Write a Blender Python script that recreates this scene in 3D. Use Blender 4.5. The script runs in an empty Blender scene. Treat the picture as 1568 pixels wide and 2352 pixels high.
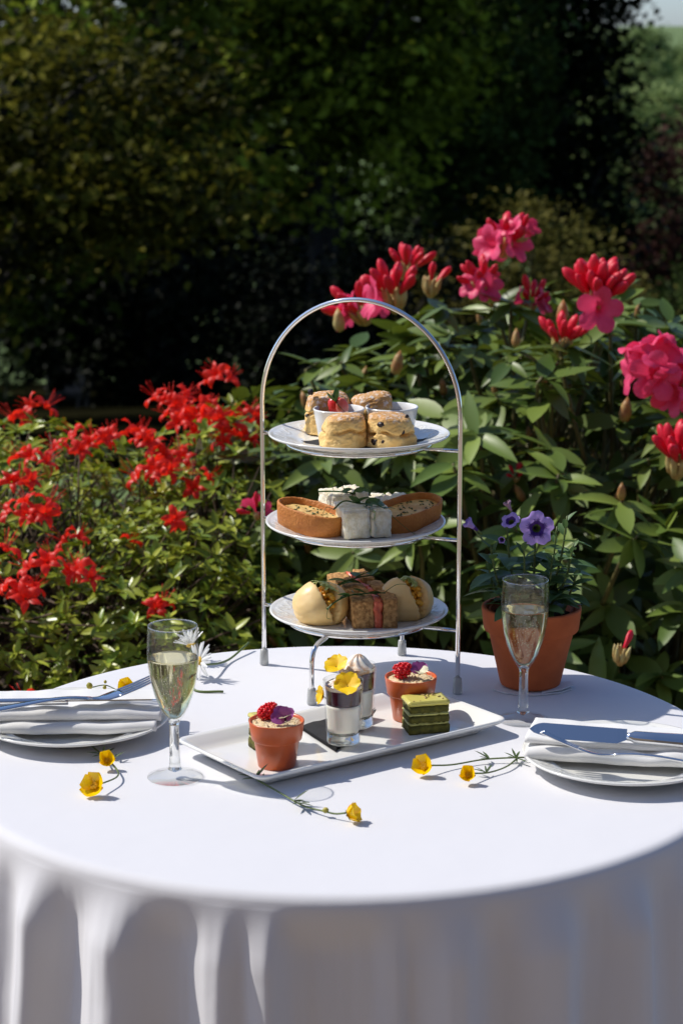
import bpy, bmesh, math, random
import numpy as np
from mathutils import Vector, Matrix, Euler, noise

R = math.radians
sc = bpy.context.scene
COL = sc.collection
T = 0.74                      # height of the table top

# ------------------------------------------------------------------ camera
cam_d = bpy.data.cameras.new('camera')
cam = bpy.data.objects.new('camera', cam_d); COL.objects.link(cam)
cam.location = (-0.003, -2.245, T + 0.748)
cam.rotation_euler = (math.pi/2 - 0.2142, 0.0, 0.0)
cam_d.sensor_fit = 'HORIZONTAL'; cam_d.sensor_width = 14.9
cam_d.lens = 5052/1568*14.9
cam_d.clip_start = 0.05; cam_d.clip_end = 3000
cam_d.dof.use_dof = True; cam_d.dof.focus_distance = 2.46; cam_d.dof.aperture_fstop = 6.6
sc.camera = cam

# ------------------------------------------------------------------ sky and sun
SUN_EL = R(48); SUN_AZ = math.atan2(-0.945, 0.326)     # from the left, a little behind the table
world = bpy.data.worlds.new('World'); sc.world = world; world.use_nodes = True
wn = world.node_tree
bg = wn.nodes['Background']
sky = wn.nodes.new('ShaderNodeTexSky'); sky.sky_type = 'NISHITA'; sky.sun_disc = False
sky.sun_elevation = SUN_EL; sky.sun_rotation = SUN_AZ
sky.altitude = 800; sky.air_density = 0.72; sky.dust_density = 1.5; sky.ozone_density = 5.0
wn.links.new(sky.outputs[0], bg.inputs[0]); bg.inputs[1].default_value = 0.15
sun_d = bpy.data.lights.new('sun', 'SUN'); sun_d.energy = 4.3; sun_d.angle = R(0.53); sun_d.color = (1.0, 0.945, 0.86)
sun = bpy.data.objects.new('sun', sun_d); COL.objects.link(sun)
sdir = Vector((math.cos(SUN_EL)*math.sin(SUN_AZ), math.cos(SUN_EL)*math.cos(SUN_AZ), math.sin(SUN_EL)))
sun.rotation_euler = (-sdir).to_track_quat('-Z', 'Y').to_euler(); sun.location = sdir*30
vs = sc.view_settings; vs.view_transform = 'Standard'; vs.look = 'None'; vs.exposure = 0.03; vs.gamma = 1.0; vs.use_curve_mapping = False
sc.render.engine = 'CYCLES'
cy = sc.cycles
cy.use_denoising = True; cy.max_bounces = 16; cy.transmission_bounces = 14; cy.transparent_max_bounces = 16
cy.diffuse_bounces = 4; cy.glossy_bounces = 5; cy.sample_clamp_indirect = 6; cy.blur_glossy = 0.6
cy.use_adaptive_sampling = False

# ------------------------------------------------------------------ materials
def nn(nt, t, **kw):
    n = nt.nodes.new(t)
    for k, v in kw.items(): setattr(n, k, v)
    return n
def mat(name, col, rough=0.5, col2=None, nscale=20., bump=0., bscale=200., bdist=0.001, spec=0.5, metal=0., sss=0., trans=0., ior=1.5,
        transl=0., tint=False, hard=None, coat=0., tcol=None, sheen=0.):
    m = bpy.data.materials.new(name); m.use_nodes = True
    nt = m.node_tree; b = nt.nodes['Principled BSDF']; out = nt.nodes['Material Output']
    I = b.inputs
    I['Base Color'].default_value = (*col, 1); I['Roughness'].default_value = rough; I['Metallic'].default_value = metal
    I['Specular IOR Level'].default_value = spec; I['IOR'].default_value = ior; I['Transmission Weight'].default_value = trans
    if sheen: I['Sheen Weight'].default_value = sheen
    if coat: I['Coat Weight'].default_value = coat; I['Coat Roughness'].default_value = 0.1
    if sss:
        I['Subsurface Weight'].default_value = sss; I['Subsurface Radius'].default_value = (1, .6, .35); I['Subsurface Scale'].default_value = 0.004
    tc = nn(nt, 'ShaderNodeTexCoord')
    csock = None
    if col2 is not None:
        mx = nn(nt, 'ShaderNodeMix', data_type='RGBA')
        mx.inputs[6].default_value = (*col, 1); mx.inputs[7].default_value = (*col2, 1)
        if tint:
            at = nn(nt, 'ShaderNodeAttribute', attribute_name='tint'); f = at.outputs['Fac']
        elif tint is None:
            oi = nn(nt, 'ShaderNodeObjectInfo'); f = oi.outputs['Random']
        else:
            no = nn(nt, 'ShaderNodeTexNoise'); no.inputs['Scale'].default_value = nscale; no.inputs['Detail'].default_value = 5
            nt.links.new(tc.outputs['Object'], no.inputs['Vector'])
            rp = nn(nt, 'ShaderNodeMapRange'); a, c = hard or (0.35, 0.65)
            rp.inputs[1].default_value = a; rp.inputs[2].default_value = c
            nt.links.new(no.outputs['Fac'], rp.inputs[0]); f = rp.outputs[0]
        nt.links.new(f, mx.inputs[0]); nt.links.new(mx.outputs[2], I['Base Color']); csock = mx.outputs[2]
    if bump:
        n2 = nn(nt, 'ShaderNodeTexNoise'); n2.inputs['Scale'].default_value = bscale; n2.inputs['Detail'].default_value = 6
        nt.links.new(tc.outputs['Object'], n2.inputs['Vector'])
        bp = nn(nt, 'ShaderNodeBump'); bp.inputs['Strength'].default_value = bump; bp.inputs['Distance'].default_value = bdist
        nt.links.new(n2.outputs['Fac'], bp.inputs['Height']); nt.links.new(bp.outputs[0], I['Normal'])
    if transl:
        tr = nn(nt, 'ShaderNodeBsdfTranslucent'); ms = nn(nt, 'ShaderNodeMixShader'); ms.inputs[0].default_value = transl
        tr.inputs[0].default_value = (*(tcol or col), 1)
        if csock is not None and tcol is None: nt.links.new(csock, tr.inputs[0])
        nt.links.new(b.outputs[0], ms.inputs[1]); nt.links.new(tr.outputs[0], ms.inputs[2]); nt.links.new(ms.outputs[0], out.inputs[0])
    return m
def glass_mat(name, col, ior, clear):
    m = bpy.data.materials.new(name); m.use_nodes = True
    nt = m.node_tree; nt.nodes.remove(nt.nodes['Principled BSDF']); out = nt.nodes['Material Output']
    g = nn(nt, 'ShaderNodeBsdfGlass'); g.inputs['Color'].default_value = (*col, 1); g.inputs['Roughness'].default_value = 0; g.inputs['IOR'].default_value = ior
    t = nn(nt, 'ShaderNodeBsdfTransparent'); t.inputs[0].default_value = (*col, 1)
    ms = nn(nt, 'ShaderNodeMixShader'); ms.inputs[0].default_value = clear
    nt.links.new(g.outputs[0], ms.inputs[1]); nt.links.new(t.outputs[0], ms.inputs[2]); nt.links.new(ms.outputs[0], out.inputs[0])
    return m
M = {}
M['cloth'] = mat('cloth', (0.695, 0.695, 0.72), .9, bump=.25, bscale=900, bdist=.0004, spec=.15, sheen=.15)
nt_ = M['cloth'].node_tree; b_ = nt_.nodes['Principled BSDF']; fine = b_.inputs['Normal'].links[0].from_node
tc_ = nn(nt_, 'ShaderNodeTexCoord'); n_ = nn(nt_, 'ShaderNodeTexNoise'); n_.inputs['Scale'].default_value = 9; n_.inputs['Detail'].default_value = 3
bp_ = nn(nt_, 'ShaderNodeBump'); bp_.inputs['Strength'].default_value = .5; bp_.inputs['Distance'].default_value = .004
nt_.links.new(tc_.outputs['Object'], n_.inputs['Vector']); nt_.links.new(n_.outputs['Fac'], bp_.inputs['Height']); nt_.links.new(bp_.outputs[0], fine.inputs['Normal'])
M['napkin'] = mat('napkin', (0.88, 0.88, 0.87), .9, transl=.2, bump=.2, bscale=700, bdist=.0004, spec=.15)
M['wood'] = mat('wood', (.16, .12, .08), .7, (.09, .07, .05), 30, .3, 80)
M['chrome'] = mat('chrome', (.86, .85, .83), .06, metal=1)
M['steel'] = mat('steel', (.80, .80, .80), .10, metal=1)
M['rubber'] = mat('rubber', (.62, .63, .61), .25, trans=.4)
M['tray'] = mat('tray', (.82, .82, .79), .16, coat=.3)
M['ramekin'] = mat('ramekin', (.82, .83, .82), .12, coat=.3)
M['glass'] = glass_mat('glass', (.97, .98, .97), 1.5, .12)
def thin_glass(name):
    m = bpy.data.materials.new(name); m.use_nodes = True
    nt = m.node_tree; nt.nodes.remove(nt.nodes['Principled BSDF']); out = nt.nodes['Material Output']
    lw = nn(nt, 'ShaderNodeLayerWeight'); lw.inputs[0].default_value = .5
    pw = nn(nt, 'ShaderNodeMath', operation='POWER'); pw.inputs[1].default_value = 4.5; nt.links.new(lw.outputs['Facing'], pw.inputs[0])
    fr = nn(nt, 'ShaderNodeMath', operation='MULTIPLY_ADD'); fr.inputs[1].default_value = .75; fr.inputs[2].default_value = .045; nt.links.new(pw.outputs[0], fr.inputs[0])
    t = nn(nt, 'ShaderNodeBsdfTransparent'); t.inputs[0].default_value = (.985, .99, .985, 1)
    g = nn(nt, 'ShaderNodeBsdfGlossy'); g.inputs['Roughness'].default_value = 0.0
    ms = nn(nt, 'ShaderNodeMixShader')
    nt.links.new(fr.outputs[0], ms.inputs[0]); nt.links.new(t.outputs[0], ms.inputs[1]); nt.links.new(g.outputs[0], ms.inputs[2]); nt.links.new(ms.outputs[0], out.inputs[0])
    M[name] = m
thin_glass('thin_glass')
M['wine'] = glass_mat('wine', (.99, .95, .77), 1.34, .05)
M['bubble'] = mat('bubble', (.9, .9, .85), .1)
M['terracotta'] = mat('terracotta', (0.55, 0.135, 0.042), .75, (0.42, 0.095, 0.028), 25, .25, 300, .0006, spec=.25)
M['choc_pot'] = mat('choc_pot', (0.6, 0.115, 0.022), .32, (0.52, 0.095, 0.018), 40, .05, 120, sss=.1)
M['soil'] = mat('soil', (.02, .014, .01), .95, (.05, .035, .022), 120, 1, 200, .004, spec=.1)
M['paper'] = mat('paper', (.7, .7, .72), .7)
M['black_paper'] = mat('black_paper', (.012, .012, .014), .75, bump=.3, bscale=500)
M['scone'] = mat('scone', (0.84, 0.58, 0.23), .75, (0.74, 0.46, 0.15), 60, .8, 260, .0012, sss=.08)
M['raisin'] = mat('raisin', (.02, .008, .006), .4, bump=.6, bscale=500)
M['cream'] = mat('cream', (.82, .74, .56), .45, sss=.3)
M['jam'] = mat('jam', (.08, .008, .02), .12)
M['strawb'] = mat('strawb', (.62, .02, .015), .25, bump=.4, bscale=500, sss=.2)
M['strawb_flesh'] = mat('strawb_flesh', (.80, .30, .22), .35, (.75, .10, .06), 80, sss=.3)
M['calyx'] = mat('calyx', (.05, .12, .02), .5, transl=.2)
M['crust'] = mat('crust', (0.56, 0.21, 0.035), .6, (0.46, 0.15, 0.022), 55, 1., 300, .0014)
M['quiche'] = mat('quiche', (.75, .52, .20), .4, (.55, .26, .05), 45, .4, 200, hard=(.46, .62))
M['chive'] = mat('chive', (.05, .10, .03), .5)
M['white_bread'] = mat('white_bread', (0.88, 0.84, 0.71), .9, (0.7, 0.62, 0.43), 130, 1., 420, .0012, sss=.15)
M['cucumber'] = mat('cucumber', (.55, .62, .32), .4, (.35, .5, .2), 200)
M['brown_bread'] = mat('brown_bread', (0.62, 0.35, 0.13), .9, (0.3, 0.14, 0.042), 260, 1., 420, .0014)
M['salmon'] = mat('salmon', (0.76, 0.18, 0.085), .35, (0.66, 0.11, 0.05), 160, .4, 300, sss=.15)
M['bun'] = mat('bun', (0.84, 0.62, 0.3), .42, (0.8, 0.54, 0.21), 30, .12, 150, sss=.15)
M['crumb'] = mat('crumb', (.74, .60, .34), .9, bump=1, bscale=500)
M['egg'] = mat('egg', (.78, .42, .04), .35, (.70, .30, .02), 160, .5, 300, sss=.2)
M['lettuce'] = mat('lettuce', (.50, .60, .22), .4, transl=.3)
M['pea'] = mat('pea', (.055, .13, .03), .45, transl=.25)
M['shot_cream'] = mat('shot_cream', (.80, .76, .66), .35, sss=.2)
M['berry'] = mat('berry', (0.03, 0.004, 0.02), .15, (.09, .01, .05), 90, hard=(.55, .8))
M['meringue'] = mat('meringue', (.84, .80, .72), .5, (.48, .23, .07), 55, .1, 90, sss=.2, hard=(.44, .60))
M['crumble'] = mat('crumble', (.78, .66, .44), .9, (.66, .48, .25), 250, 1, 400, .002)
M['raspberry'] = mat('raspberry', (0.72, 0.015, 0.025), .25, sss=.25)
M['sponge'] = mat('sponge', (0.12, 0.11, 0.012), .9, (0.06, 0.06, 0.008), 200, 1, 350, .0015)
M['matcha_cream'] = mat('matcha_cream', (0.56, 0.55, 0.19), .5, (0.48, 0.48, 0.15), 120, .3, 200)
M['glaze'] = mat('glaze', (0.62, 0.56, 0.14), .25, bump=.1, bscale=80)
M['nut'] = mat('nut', (.30, .16, .04), .6, (.6, .5, .2), 150)
M['pansy_y'] = mat('pansy_y', (1.0, 0.66, 0.004), .5, transl=.25)
M['pansy_d'] = mat('pansy_d', (.04, .008, .01), .6)
M['viola_p'] = mat('viola_p', (.24, .03, .20), .5, (.35, .10, .32), 300, transl=.25)
M['viola_w'] = mat('viola_w', (.75, .72, .50), .5, transl=.25)
M['buttercup'] = mat('buttercup', (1.0, 0.66, 0.002), .22, transl=.2)
M['stamen'] = mat('stamen', (.75, .45, .02), .6)
M['stem'] = mat('stem', (.12, .17, .04), .5, (.09, .13, .03), 60)
M['daisy'] = mat('daisy', (.82, .82, .80), .6, transl=.3)
M['petunia'] = mat('petunia', (0.5, 0.34, 0.8), .55, transl=.25)
M['petunia_dark'] = mat('petunia_dark', (0.06, 0.01, 0.2), .6)
M['petunia_dry'] = mat('petunia_dry', (.35, .22, .30), .8)
M['pet_leaf'] = mat('pet_leaf', (0.075, 0.15, 0.05), .5, (0.12, 0.21, 0.065), tint=None, transl=.22)
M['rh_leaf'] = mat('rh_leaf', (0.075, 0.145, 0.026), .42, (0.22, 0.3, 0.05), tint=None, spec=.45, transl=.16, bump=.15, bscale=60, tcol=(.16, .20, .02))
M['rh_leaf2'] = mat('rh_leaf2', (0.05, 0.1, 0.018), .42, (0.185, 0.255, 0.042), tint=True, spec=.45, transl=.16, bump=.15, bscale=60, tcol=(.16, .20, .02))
M['rh_stem'] = mat('rh_stem', (.16, .15, .04), .6, (.10, .08, .03), 20)
M['rh_red'] = mat('rh_red', (0.84, 0.014, 0.055), .45, (0.7, 0.008, 0.03), 60, transl=.2)
M['rh_pink'] = mat('rh_pink', (0.92, 0.1, 0.27), .5, (0.84, 0.035, 0.12), 35, transl=.3)
M['rh_bract'] = mat('rh_bract', (.50, .42, .16), .5, (.42, .24, .07), 60)
M['bud_tan'] = mat('bud_tan', (.38, .24, .07), .55, (.30, .11, .03), 80)
M['az_leaf'] = mat('az_leaf', (0.16, 0.27, 0.028), .28, (0.5, 0.55, 0.07), tint=None, spec=.3, transl=.22, tcol=(.26, .30, .02))
M['az_leaf2'] = mat('az_leaf2', (0.11, 0.19, 0.02), .28, (0.43, 0.47, 0.055), tint=True, spec=.3, transl=.22, tcol=(.26, .30, .02))
M['az_flower'] = mat('az_flower', (0.96, 0.045, 0.018), .45, (0.88, 0.018, 0.012), 80, transl=.45)
M['bark'] = mat('bark', (0.022, 0.017, 0.012), .9, (0.012, 0.01, 0.008), 12, .8, 40, .02)
M['twig'] = mat('twig', (.13, .085, .05), .8, (.07, .045, .03), 25)
M['grass'] = mat('grass', (.085, .14, .03), .85, (.13, .19, .045), 1.2, .6, 30, .03)
M['hotel'] = mat('hotel', (.34, .255, .18), .9, (.28, .21, .15), 3, .5, 25, .01)
M['pane'] = mat('pane', (.03, .035, .04), .1)
M['paving'] = mat('paving', (.30, .235, .18), .85, (.25, .20, .155), 3, .4, 60, .004)
M['shaded_litter'] = mat('shaded_litter', (0.008, 0.007, 0.004), .95, (0.014, 0.014, 0.005), 2.5, .8, 20, .05, spec=0.)  # leaf litter taken near black: woodland shade put into its colour
M['stone'] = mat('stone', (.36, .33, .28), .85, (.22, .2, .17), 4, .6, 15, .03)
def leafm(n, a, b, tl=.22, tcol=None): M[n] = mat(n, a, .5, b, tint=True, transl=tl, spec=.04, tcol=tcol)
leafm('t_bronze', (.006, .009, .002), (.27, .25, .03), .25); leafm('t_green', (.006, .012, .002), (.42, .52, .05), .35)  # near black to very bright: dark gaps and sunlit tips painted in
leafm('t_shade', (.003, .005, .002), (.009, .014, .004), .08); leafm('t_mid', (.022, .04, .010), (.09, .13, .03))  # first set: deep shade of the wood put into the leaf colour
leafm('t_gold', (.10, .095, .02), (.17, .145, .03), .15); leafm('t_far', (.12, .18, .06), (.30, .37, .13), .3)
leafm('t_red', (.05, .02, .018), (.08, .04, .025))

# ------------------------------------------------------------------ mesh helpers: everything is (verts, faces)
def obj(name, vf, m, parent=None, smooth=True, X=None, label=None, kind=None):
    me = bpy.data.meshes.new(name)
    me.from_pydata([tuple(p) for p in vf[0]], [], [tuple(f) for f in vf[1]]); me.update()
    ms = m if isinstance(m, (list, tuple)) else [m]
    for q in ms: me.materials.append(M[q])
    if len(vf) > 2: me.polygons.foreach_set('material_index', vf[2])
    if smooth: me.polygons.foreach_set('use_smooth', [True]*len(me.polygons))
    return mobj(name, me, parent, X, label, kind)
def mobj(name, me, parent=None, X=None, label=None, kind=None):
    o = bpy.data.objects.new(name, me); COL.objects.link(o)
    if parent: o.parent = parent
    if X is not None: o.matrix_basis = X
    if label: o['label'] = label
    if kind: o['kind'] = kind
    return o
def tag(o, label, cat, group=None):
    o['label'] = label; o['category'] = cat
    if group: o['group'] = group
    return o
def thing(name, label, cat, loc, rz=0, group=None, rot=None):
    o = bpy.data.objects.new(name, None); COL.objects.link(o); o.empty_display_size = .02
    o.location = loc; o.rotation_euler = rot or (0, 0, rz)
    return tag(o, label, cat, group)
def J(*parts):
    V = []; F = []; I = []; has = any(len(p) > 2 for p in parts)
    for p in parts:
        k = len(V); V += [tuple(q) for q in p[0]]; F += [tuple(i+k for i in f) for f in p[1]]
        if has: I += list(p[2]) if len(p) > 2 else [0]*len(p[1])
    return (V, F, I) if has else (V, F)
def X(vf, mx): return ([tuple(mx @ Vector(p)) for p in vf[0]],) + tuple(vf[1:])
def mi(vf, i): return (vf[0], vf[1], [i]*len(vf[1]))
def TR(x, y, z, rx=0, ry=0, rz=0, s=1):
    S = Matrix.Diagonal((*( (s, s, s) if not hasattr(s, '__len__') else s), 1))
    return Matrix.Translation((x, y, z)) @ Euler((R(rx), R(ry), R(rz))).to_matrix().to_4x4() @ S
def aim(p, d, roll=0, s=1):
    """matrix whose local z points along d"""
    q = Vector(d).to_track_quat('Z', 'Y').to_matrix().to_4x4()
    S = Matrix.Diagonal((*( (s, s, s) if not hasattr(s, '__len__') else s), 1))
    return Matrix.Translation(p) @ q @ Matrix.Rotation(roll, 4, 'Z') @ S
def lathe(prof, n=48):
    V = []; F = []; rows = []
    for r, z in prof:
        if r < 1e-6: rows.append([len(V)]); V.append((0, 0, z))
        else:
            rows.append(list(range(len(V), len(V)+n)))
            V += [(r*math.cos(2*math.pi*i/n), r*math.sin(2*math.pi*i/n), z) for i in range(n)]
    for a, b in zip(rows, rows[1:]):
        for i in range(n):
            j = (i+1) % n
            if len(a) == 1 and len(b) == 1: continue
            if len(a) == 1: F.append((a[0], b[j], b[i]))
            elif len(b) == 1: F.append((a[i], a[j], b[0]))
            else: F.append((a[i], a[j], b[j], b[i]))
    return V, F
def loft(rings, cap=(True, True)):
    n = len(rings[0]); V = [p for r in rings for p in r]; F = []
    for k in range(len(rings)-1):
        for i in range(n):
            j = (i+1) % n; F.append((k*n+i, k*n+j, (k+1)*n+j, (k+1)*n+i))
    if cap[0]: F.append(tuple(range(n))[::-1])
    if cap[1]: F.append(tuple(range((len(rings)-1)*n, len(rings)*n)))
    return V, F
def tube(path, r, n=8, cap=True, closed=False):
    P = [Vector(p) for p in path]; k = len(P); rr = r if hasattr(r, '__len__') else [r]*k
    up = None; rings = []
    for i in range(k):
        a = P[i-1] if (i or closed) else P[0]; b = P[(i+1) % k] if (i < k-1 or closed) else P[-1]
        t = (b-a).normalized()
        if up is None:
            up = Vector((0, 0, 1)) if abs(t.z) < .9 else Vector((1, 0, 0))
        up = (up - t*up.dot(t)).normalized(); s = t.cross(up)
        rings.append([tuple(P[i] + (up*math.cos(2*math.pi*j/n) + s*math.sin(2*math.pi*j/n))*rr[i]) for j in range(n)])
    if closed:
        V, F = loft(rings, (False, False)); m = (k-1)*n
        for j in range(n): F.append((m+j, m+(j+1) % n, (j+1) % n, j))
        return V, F
    return loft(rings, (cap, cap))
def bez(pts, n=12):
    """Catmull-Rom through points"""
    P = [Vector(p) for p in pts]; P = [P[0]*2-P[1]] + P + [P[-1]*2-P[-2]]; o = []
    for i in range(1, len(P)-2):
        for k in range(n):
            t = k/n; a, b, c, d = P[i-1:i+3]
            o.append(.5*((2*b)+(c-a)*t+(2*a-5*b+4*c-d)*t*t+(3*b-a-3*c+d)*t**3))
    return o+[P[-2]]
def grid(nu, nv, fn):
    V = [tuple(fn(i/(nu-1), j/(nv-1))) for j in range(nv) for i in range(nu)]
    F = [(j*nu+i, j*nu+i+1, (j+1)*nu+i+1, (j+1)*nu+i) for j in range(nv-1) for i in range(nu-1)]
    return V, F
_ico = {}
def ico(s=2):
    if s not in _ico:
        bm = bmesh.new(); bmesh.ops.create_icosphere(bm, subdivisions=s, radius=1)
        _ico[s] = ([tuple(v.co) for v in bm.verts], [tuple(v.index for v in f.verts) for f in bm.faces]); bm.free()
    return _ico[s]
def blob(s, dims, amp=0., sc_=1., seed=0.):
    V, F = ico(s); o = []
    for v in V:
        k = 1+amp*noise.noise(Vector(v)*sc_+Vector((seed, seed*1.7, -seed)))
        o.append((v[0]*dims[0]*k, v[1]*dims[1]*k, v[2]*dims[2]*k))
    return o, F
def nbox(dx, dy, dz, cuts=10, amp=.001, nsc=200., bev=.002, seed=0.):
    """box resting on z=0, centred in xy, bevelled, subdivided and roughened"""
    bm = bmesh.new(); bmesh.ops.create_cube(bm, size=1)
    for v in bm.verts: v.co = Vector((v.co.x*dx, v.co.y*dy, (v.co.z+.5)*dz))
    bmesh.ops.bevel(bm, geom=bm.edges[:], offset=bev, segments=2, affect='EDGES')
    for k in range(cuts):
        L = [e for e in bm.edges if e.calc_length() > max(dx, dy, dz)/cuts*1.2]
        if not L: break
        bmesh.ops.subdivide_edges(bm, edges=L, cuts=1, use_grid_fill=True)
    bm.normal_update()
    for v in bm.verts:
        q = noise.noise(v.co*nsc+Vector((seed, seed, seed)))+.6*noise.noise(v.co*nsc*.3+Vector((seed, 3, seed)))
        v.co = v.co+v.normal*amp*q
    bm.verts.index_update()
    r = ([tuple(v.co) for v in bm.verts], [tuple(v.index for v in f.verts) for f in bm.faces]); bm.free(); return r
def rrect(hx, hy, rad, z, n=6):
    o = []
    for cx, cy_, a0 in ((hx-rad, hy-rad, 0), (-hx+rad, hy-rad, 90), (-hx+rad, -hy+rad, 180), (hx-rad, -hy+rad, 270)):
        for k in range(n+1):
            a = R(a0+90*k/n); o.append((cx+rad*math.cos(a), cy_+rad*math.sin(a), z))
    return o
def spin(vf, mats):
    """one template placed many times in one mesh (numpy, fast); returns arrays"""
    tv = np.array(vf[0], dtype=np.float32); A = np.array([np.array(m) for m in mats], dtype=np.float32)
    V = np.einsum('kij,nj->kni', A[:, :3, :3], tv)+A[:, None, :3, 3]
    return V.reshape(-1, 3)
def many(name, vf, mats, m, parent=None, kind='stuff', tints=None, X=None):
    V = spin(vf, mats); nt_ = len(vf[0]); k = len(mats)
    sizes = np.array([len(f) for f in vf[1]]); flat = np.array([i for f in vf[1] for i in f])
    loops = (flat[None, :]+(np.arange(k)*nt_)[:, None]).ravel(); sizes = np.tile(sizes, k)
    tt = None
    if tints is not None: tt = np.repeat(np.array(tints, dtype=np.float32), len(vf[1]))
    return rawmesh(name, V, loops, sizes, m, parent, kind, tt, X)
def rawmesh(name, V, loops, sizes, m, parent=None, kind=None, tints=None, X=None, smooth=True):
    me = bpy.data.meshes.new(name)
    me.vertices.add(len(V)); me.vertices.foreach_set('co', np.asarray(V, dtype=np.float32).ravel())
    me.loops.add(len(loops)); me.loops.foreach_set('vertex_index', np.asarray(loops, dtype=np.int32))
    me.polygons.add(len(sizes)); st = np.concatenate([[0], np.cumsum(sizes)[:-1]])
    me.polygons.foreach_set('loop_start', st.astype(np.int32)); me.polygons.foreach_set('loop_total', np.asarray(sizes, dtype=np.int32))
    if smooth: me.polygons.foreach_set('use_smooth', np.ones(len(sizes), dtype=bool))
    if tints is not None:
        a = me.attributes.new('tint', 'FLOAT', 'FACE'); a.data.foreach_set('value', np.asarray(tints, dtype=np.float32))
    me.materials.append(M[m]); me.update(calc_edges=True)
    return mobj(name, me, parent, X, kind=kind)
rnd = random.Random(7)
def U(a, b): return rnd.uniform(a, b)

# ================================================================== the setting
def sstep(a, b, x):
    t = max(0., min(1., (x-a)/(b-a))); return t*t*(3-2*t)
def gz(x, y):
    z = 0.
    if y > 2.9: z = -.155*(min(y, 44)-2.9-1.2*(1-math.exp(-(y-2.9)/1.2)))
    if y > 44: z -= 2.2*sstep(44, 62, y)
    if y > 66: z += 5.*sstep(66, 190, y)+(y-66)*.01
    k = sstep(8, 30, y); return z+k*.5*noise.noise(Vector((x*.09, y*.09, 0)))
xs = [math.sinh(t)*6 for t in np.linspace(-5, 5, 110)]; ys = [-70+60*i/6 for i in range(6)]+[-9+i*.75 for i in range(70)]+[44+1.9**(i*.36)*2 for i in range(27)]
gV = [(x, y, gz(x, y)) for y in ys for x in xs]; nx = len(xs)
gF = [(j*nx+i, j*nx+i+1, (j+1)*nx+i+1, (j+1)*nx+i) for j in range(len(ys)-1) for i in range(nx-1)]
g = obj('lawn', (gV, gF), 'grass'); g['kind'] = 'structure'
def sheet(name, m, x0, x1, y0, y1, n, off):
    o = obj(name, grid(n, n, lambda u, v: (x0+(x1-x0)*u, y0+(y1-y0)*v, gz(x0+(x1-x0)*u, y0+(y1-y0)*v)+off)), m); o['kind'] = 'structure'; return o
sheet('terrace', 'paving', -14, 14, -16, .95, 3, .006)
hw = thing('added_hotel_front', 'unseen stone hotel front added behind the camera to cut blue sky light', 'building', (0, -7., 0))  # added out of view to block blue sky light on the cloth
obj('wall', nbox(22, .5, 6.5, 2, 0, 1, .02), 'hotel', hw, False); obj('plinth', nbox(22.2, .7, .5, 2, 0, 1, .02), 'stone', hw, False)
for k in range(5):
    for z in (.9, 3.9): obj('window', nbox(1.2, .06, 1.8, 2, 0, 1, .01), 'pane', hw, False, TR(-8+4*k, .28, z))
sheet('flower_bed', 'soil', -3, 3, .97, 3.15, 30, .03)
sheet('shaded_floor', 'shaded_litter', -30, 5.2, 9., 60., 90, .09)  # dark sheet over the lit slope, its shade painted in the colour

# ---- trees
LEAF = ([(0, -.5, 0), (.30, -.05, .07), (0, .5, -.05), (-.30, -.05, .07)], [(0, 1, 2), (0, 2, 3)])
def leaves(ells, n, size, seed, clump=.28, shell=.5, flat=.6, droop=0., pc=45):
    rs = np.random.RandomState(seed)
    w = np.array([e[3]*e[4]*e[5] for e in ells])**.67; w /= w.sum()
    K = max(12, n//pc); ci = rs.choice(len(ells), K, p=w)
    E_ = np.array(ells)[ci]; d = rs.normal(size=(K, 3)); d /= np.linalg.norm(d, axis=1)[:, None]
    rad = shell+(1-shell)*rs.rand(K)**.6
    C = E_[:, :3]+d*E_[:, 3:6]*rad[:, None]
    C[:, 2] -= droop*np.linalg.norm(d[:, :2], axis=1)
    li = rs.randint(0, K, n); cs = clump*(.5+rs.rand(K))
    off = rs.normal(size=(n, 3))*cs[li][:, None]*.6; off[:, 2] *= flat
    P = C[li]+off
    # orthonormal frames
    nrm = rs.normal(size=(n, 3)); nrm[:, 2] = np.abs(nrm[:, 2])+.5; nrm /= np.linalg.norm(nrm, axis=1)[:, None]
    t = rs.normal(size=(n, 3)); t -= nrm*(t*nrm).sum(1)[:, None]; t /= np.linalg.norm(t, axis=1)[:, None]
    b = np.cross(nrm, t); s = size*(.6+.8*rs.rand(n))
    tv = np.array(LEAF[0])
    V = P[:, None, :]+(t[:, None, :]*tv[None, :, 0:1]+b[:, None, :]*tv[None, :, 1:2]+nrm[:, None, :]*tv[None, :, 2:3])*s[:, None, None]
    tint = np.clip((rs.rand(K)**2.2)[li]*.75+rs.rand(n)**2*.25, 0, 1)  # clump tone paints sunlit tufts and dark gaps into the crowns
    base = (np.arange(n)*4)[:, None]
    loops = (base+np.array([[0, 1, 2, 0, 2, 3]])).ravel(); sizes = np.full(2*n, 3)
    return V.reshape(-1, 3), loops, sizes, np.repeat(tint, 2), C
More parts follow.
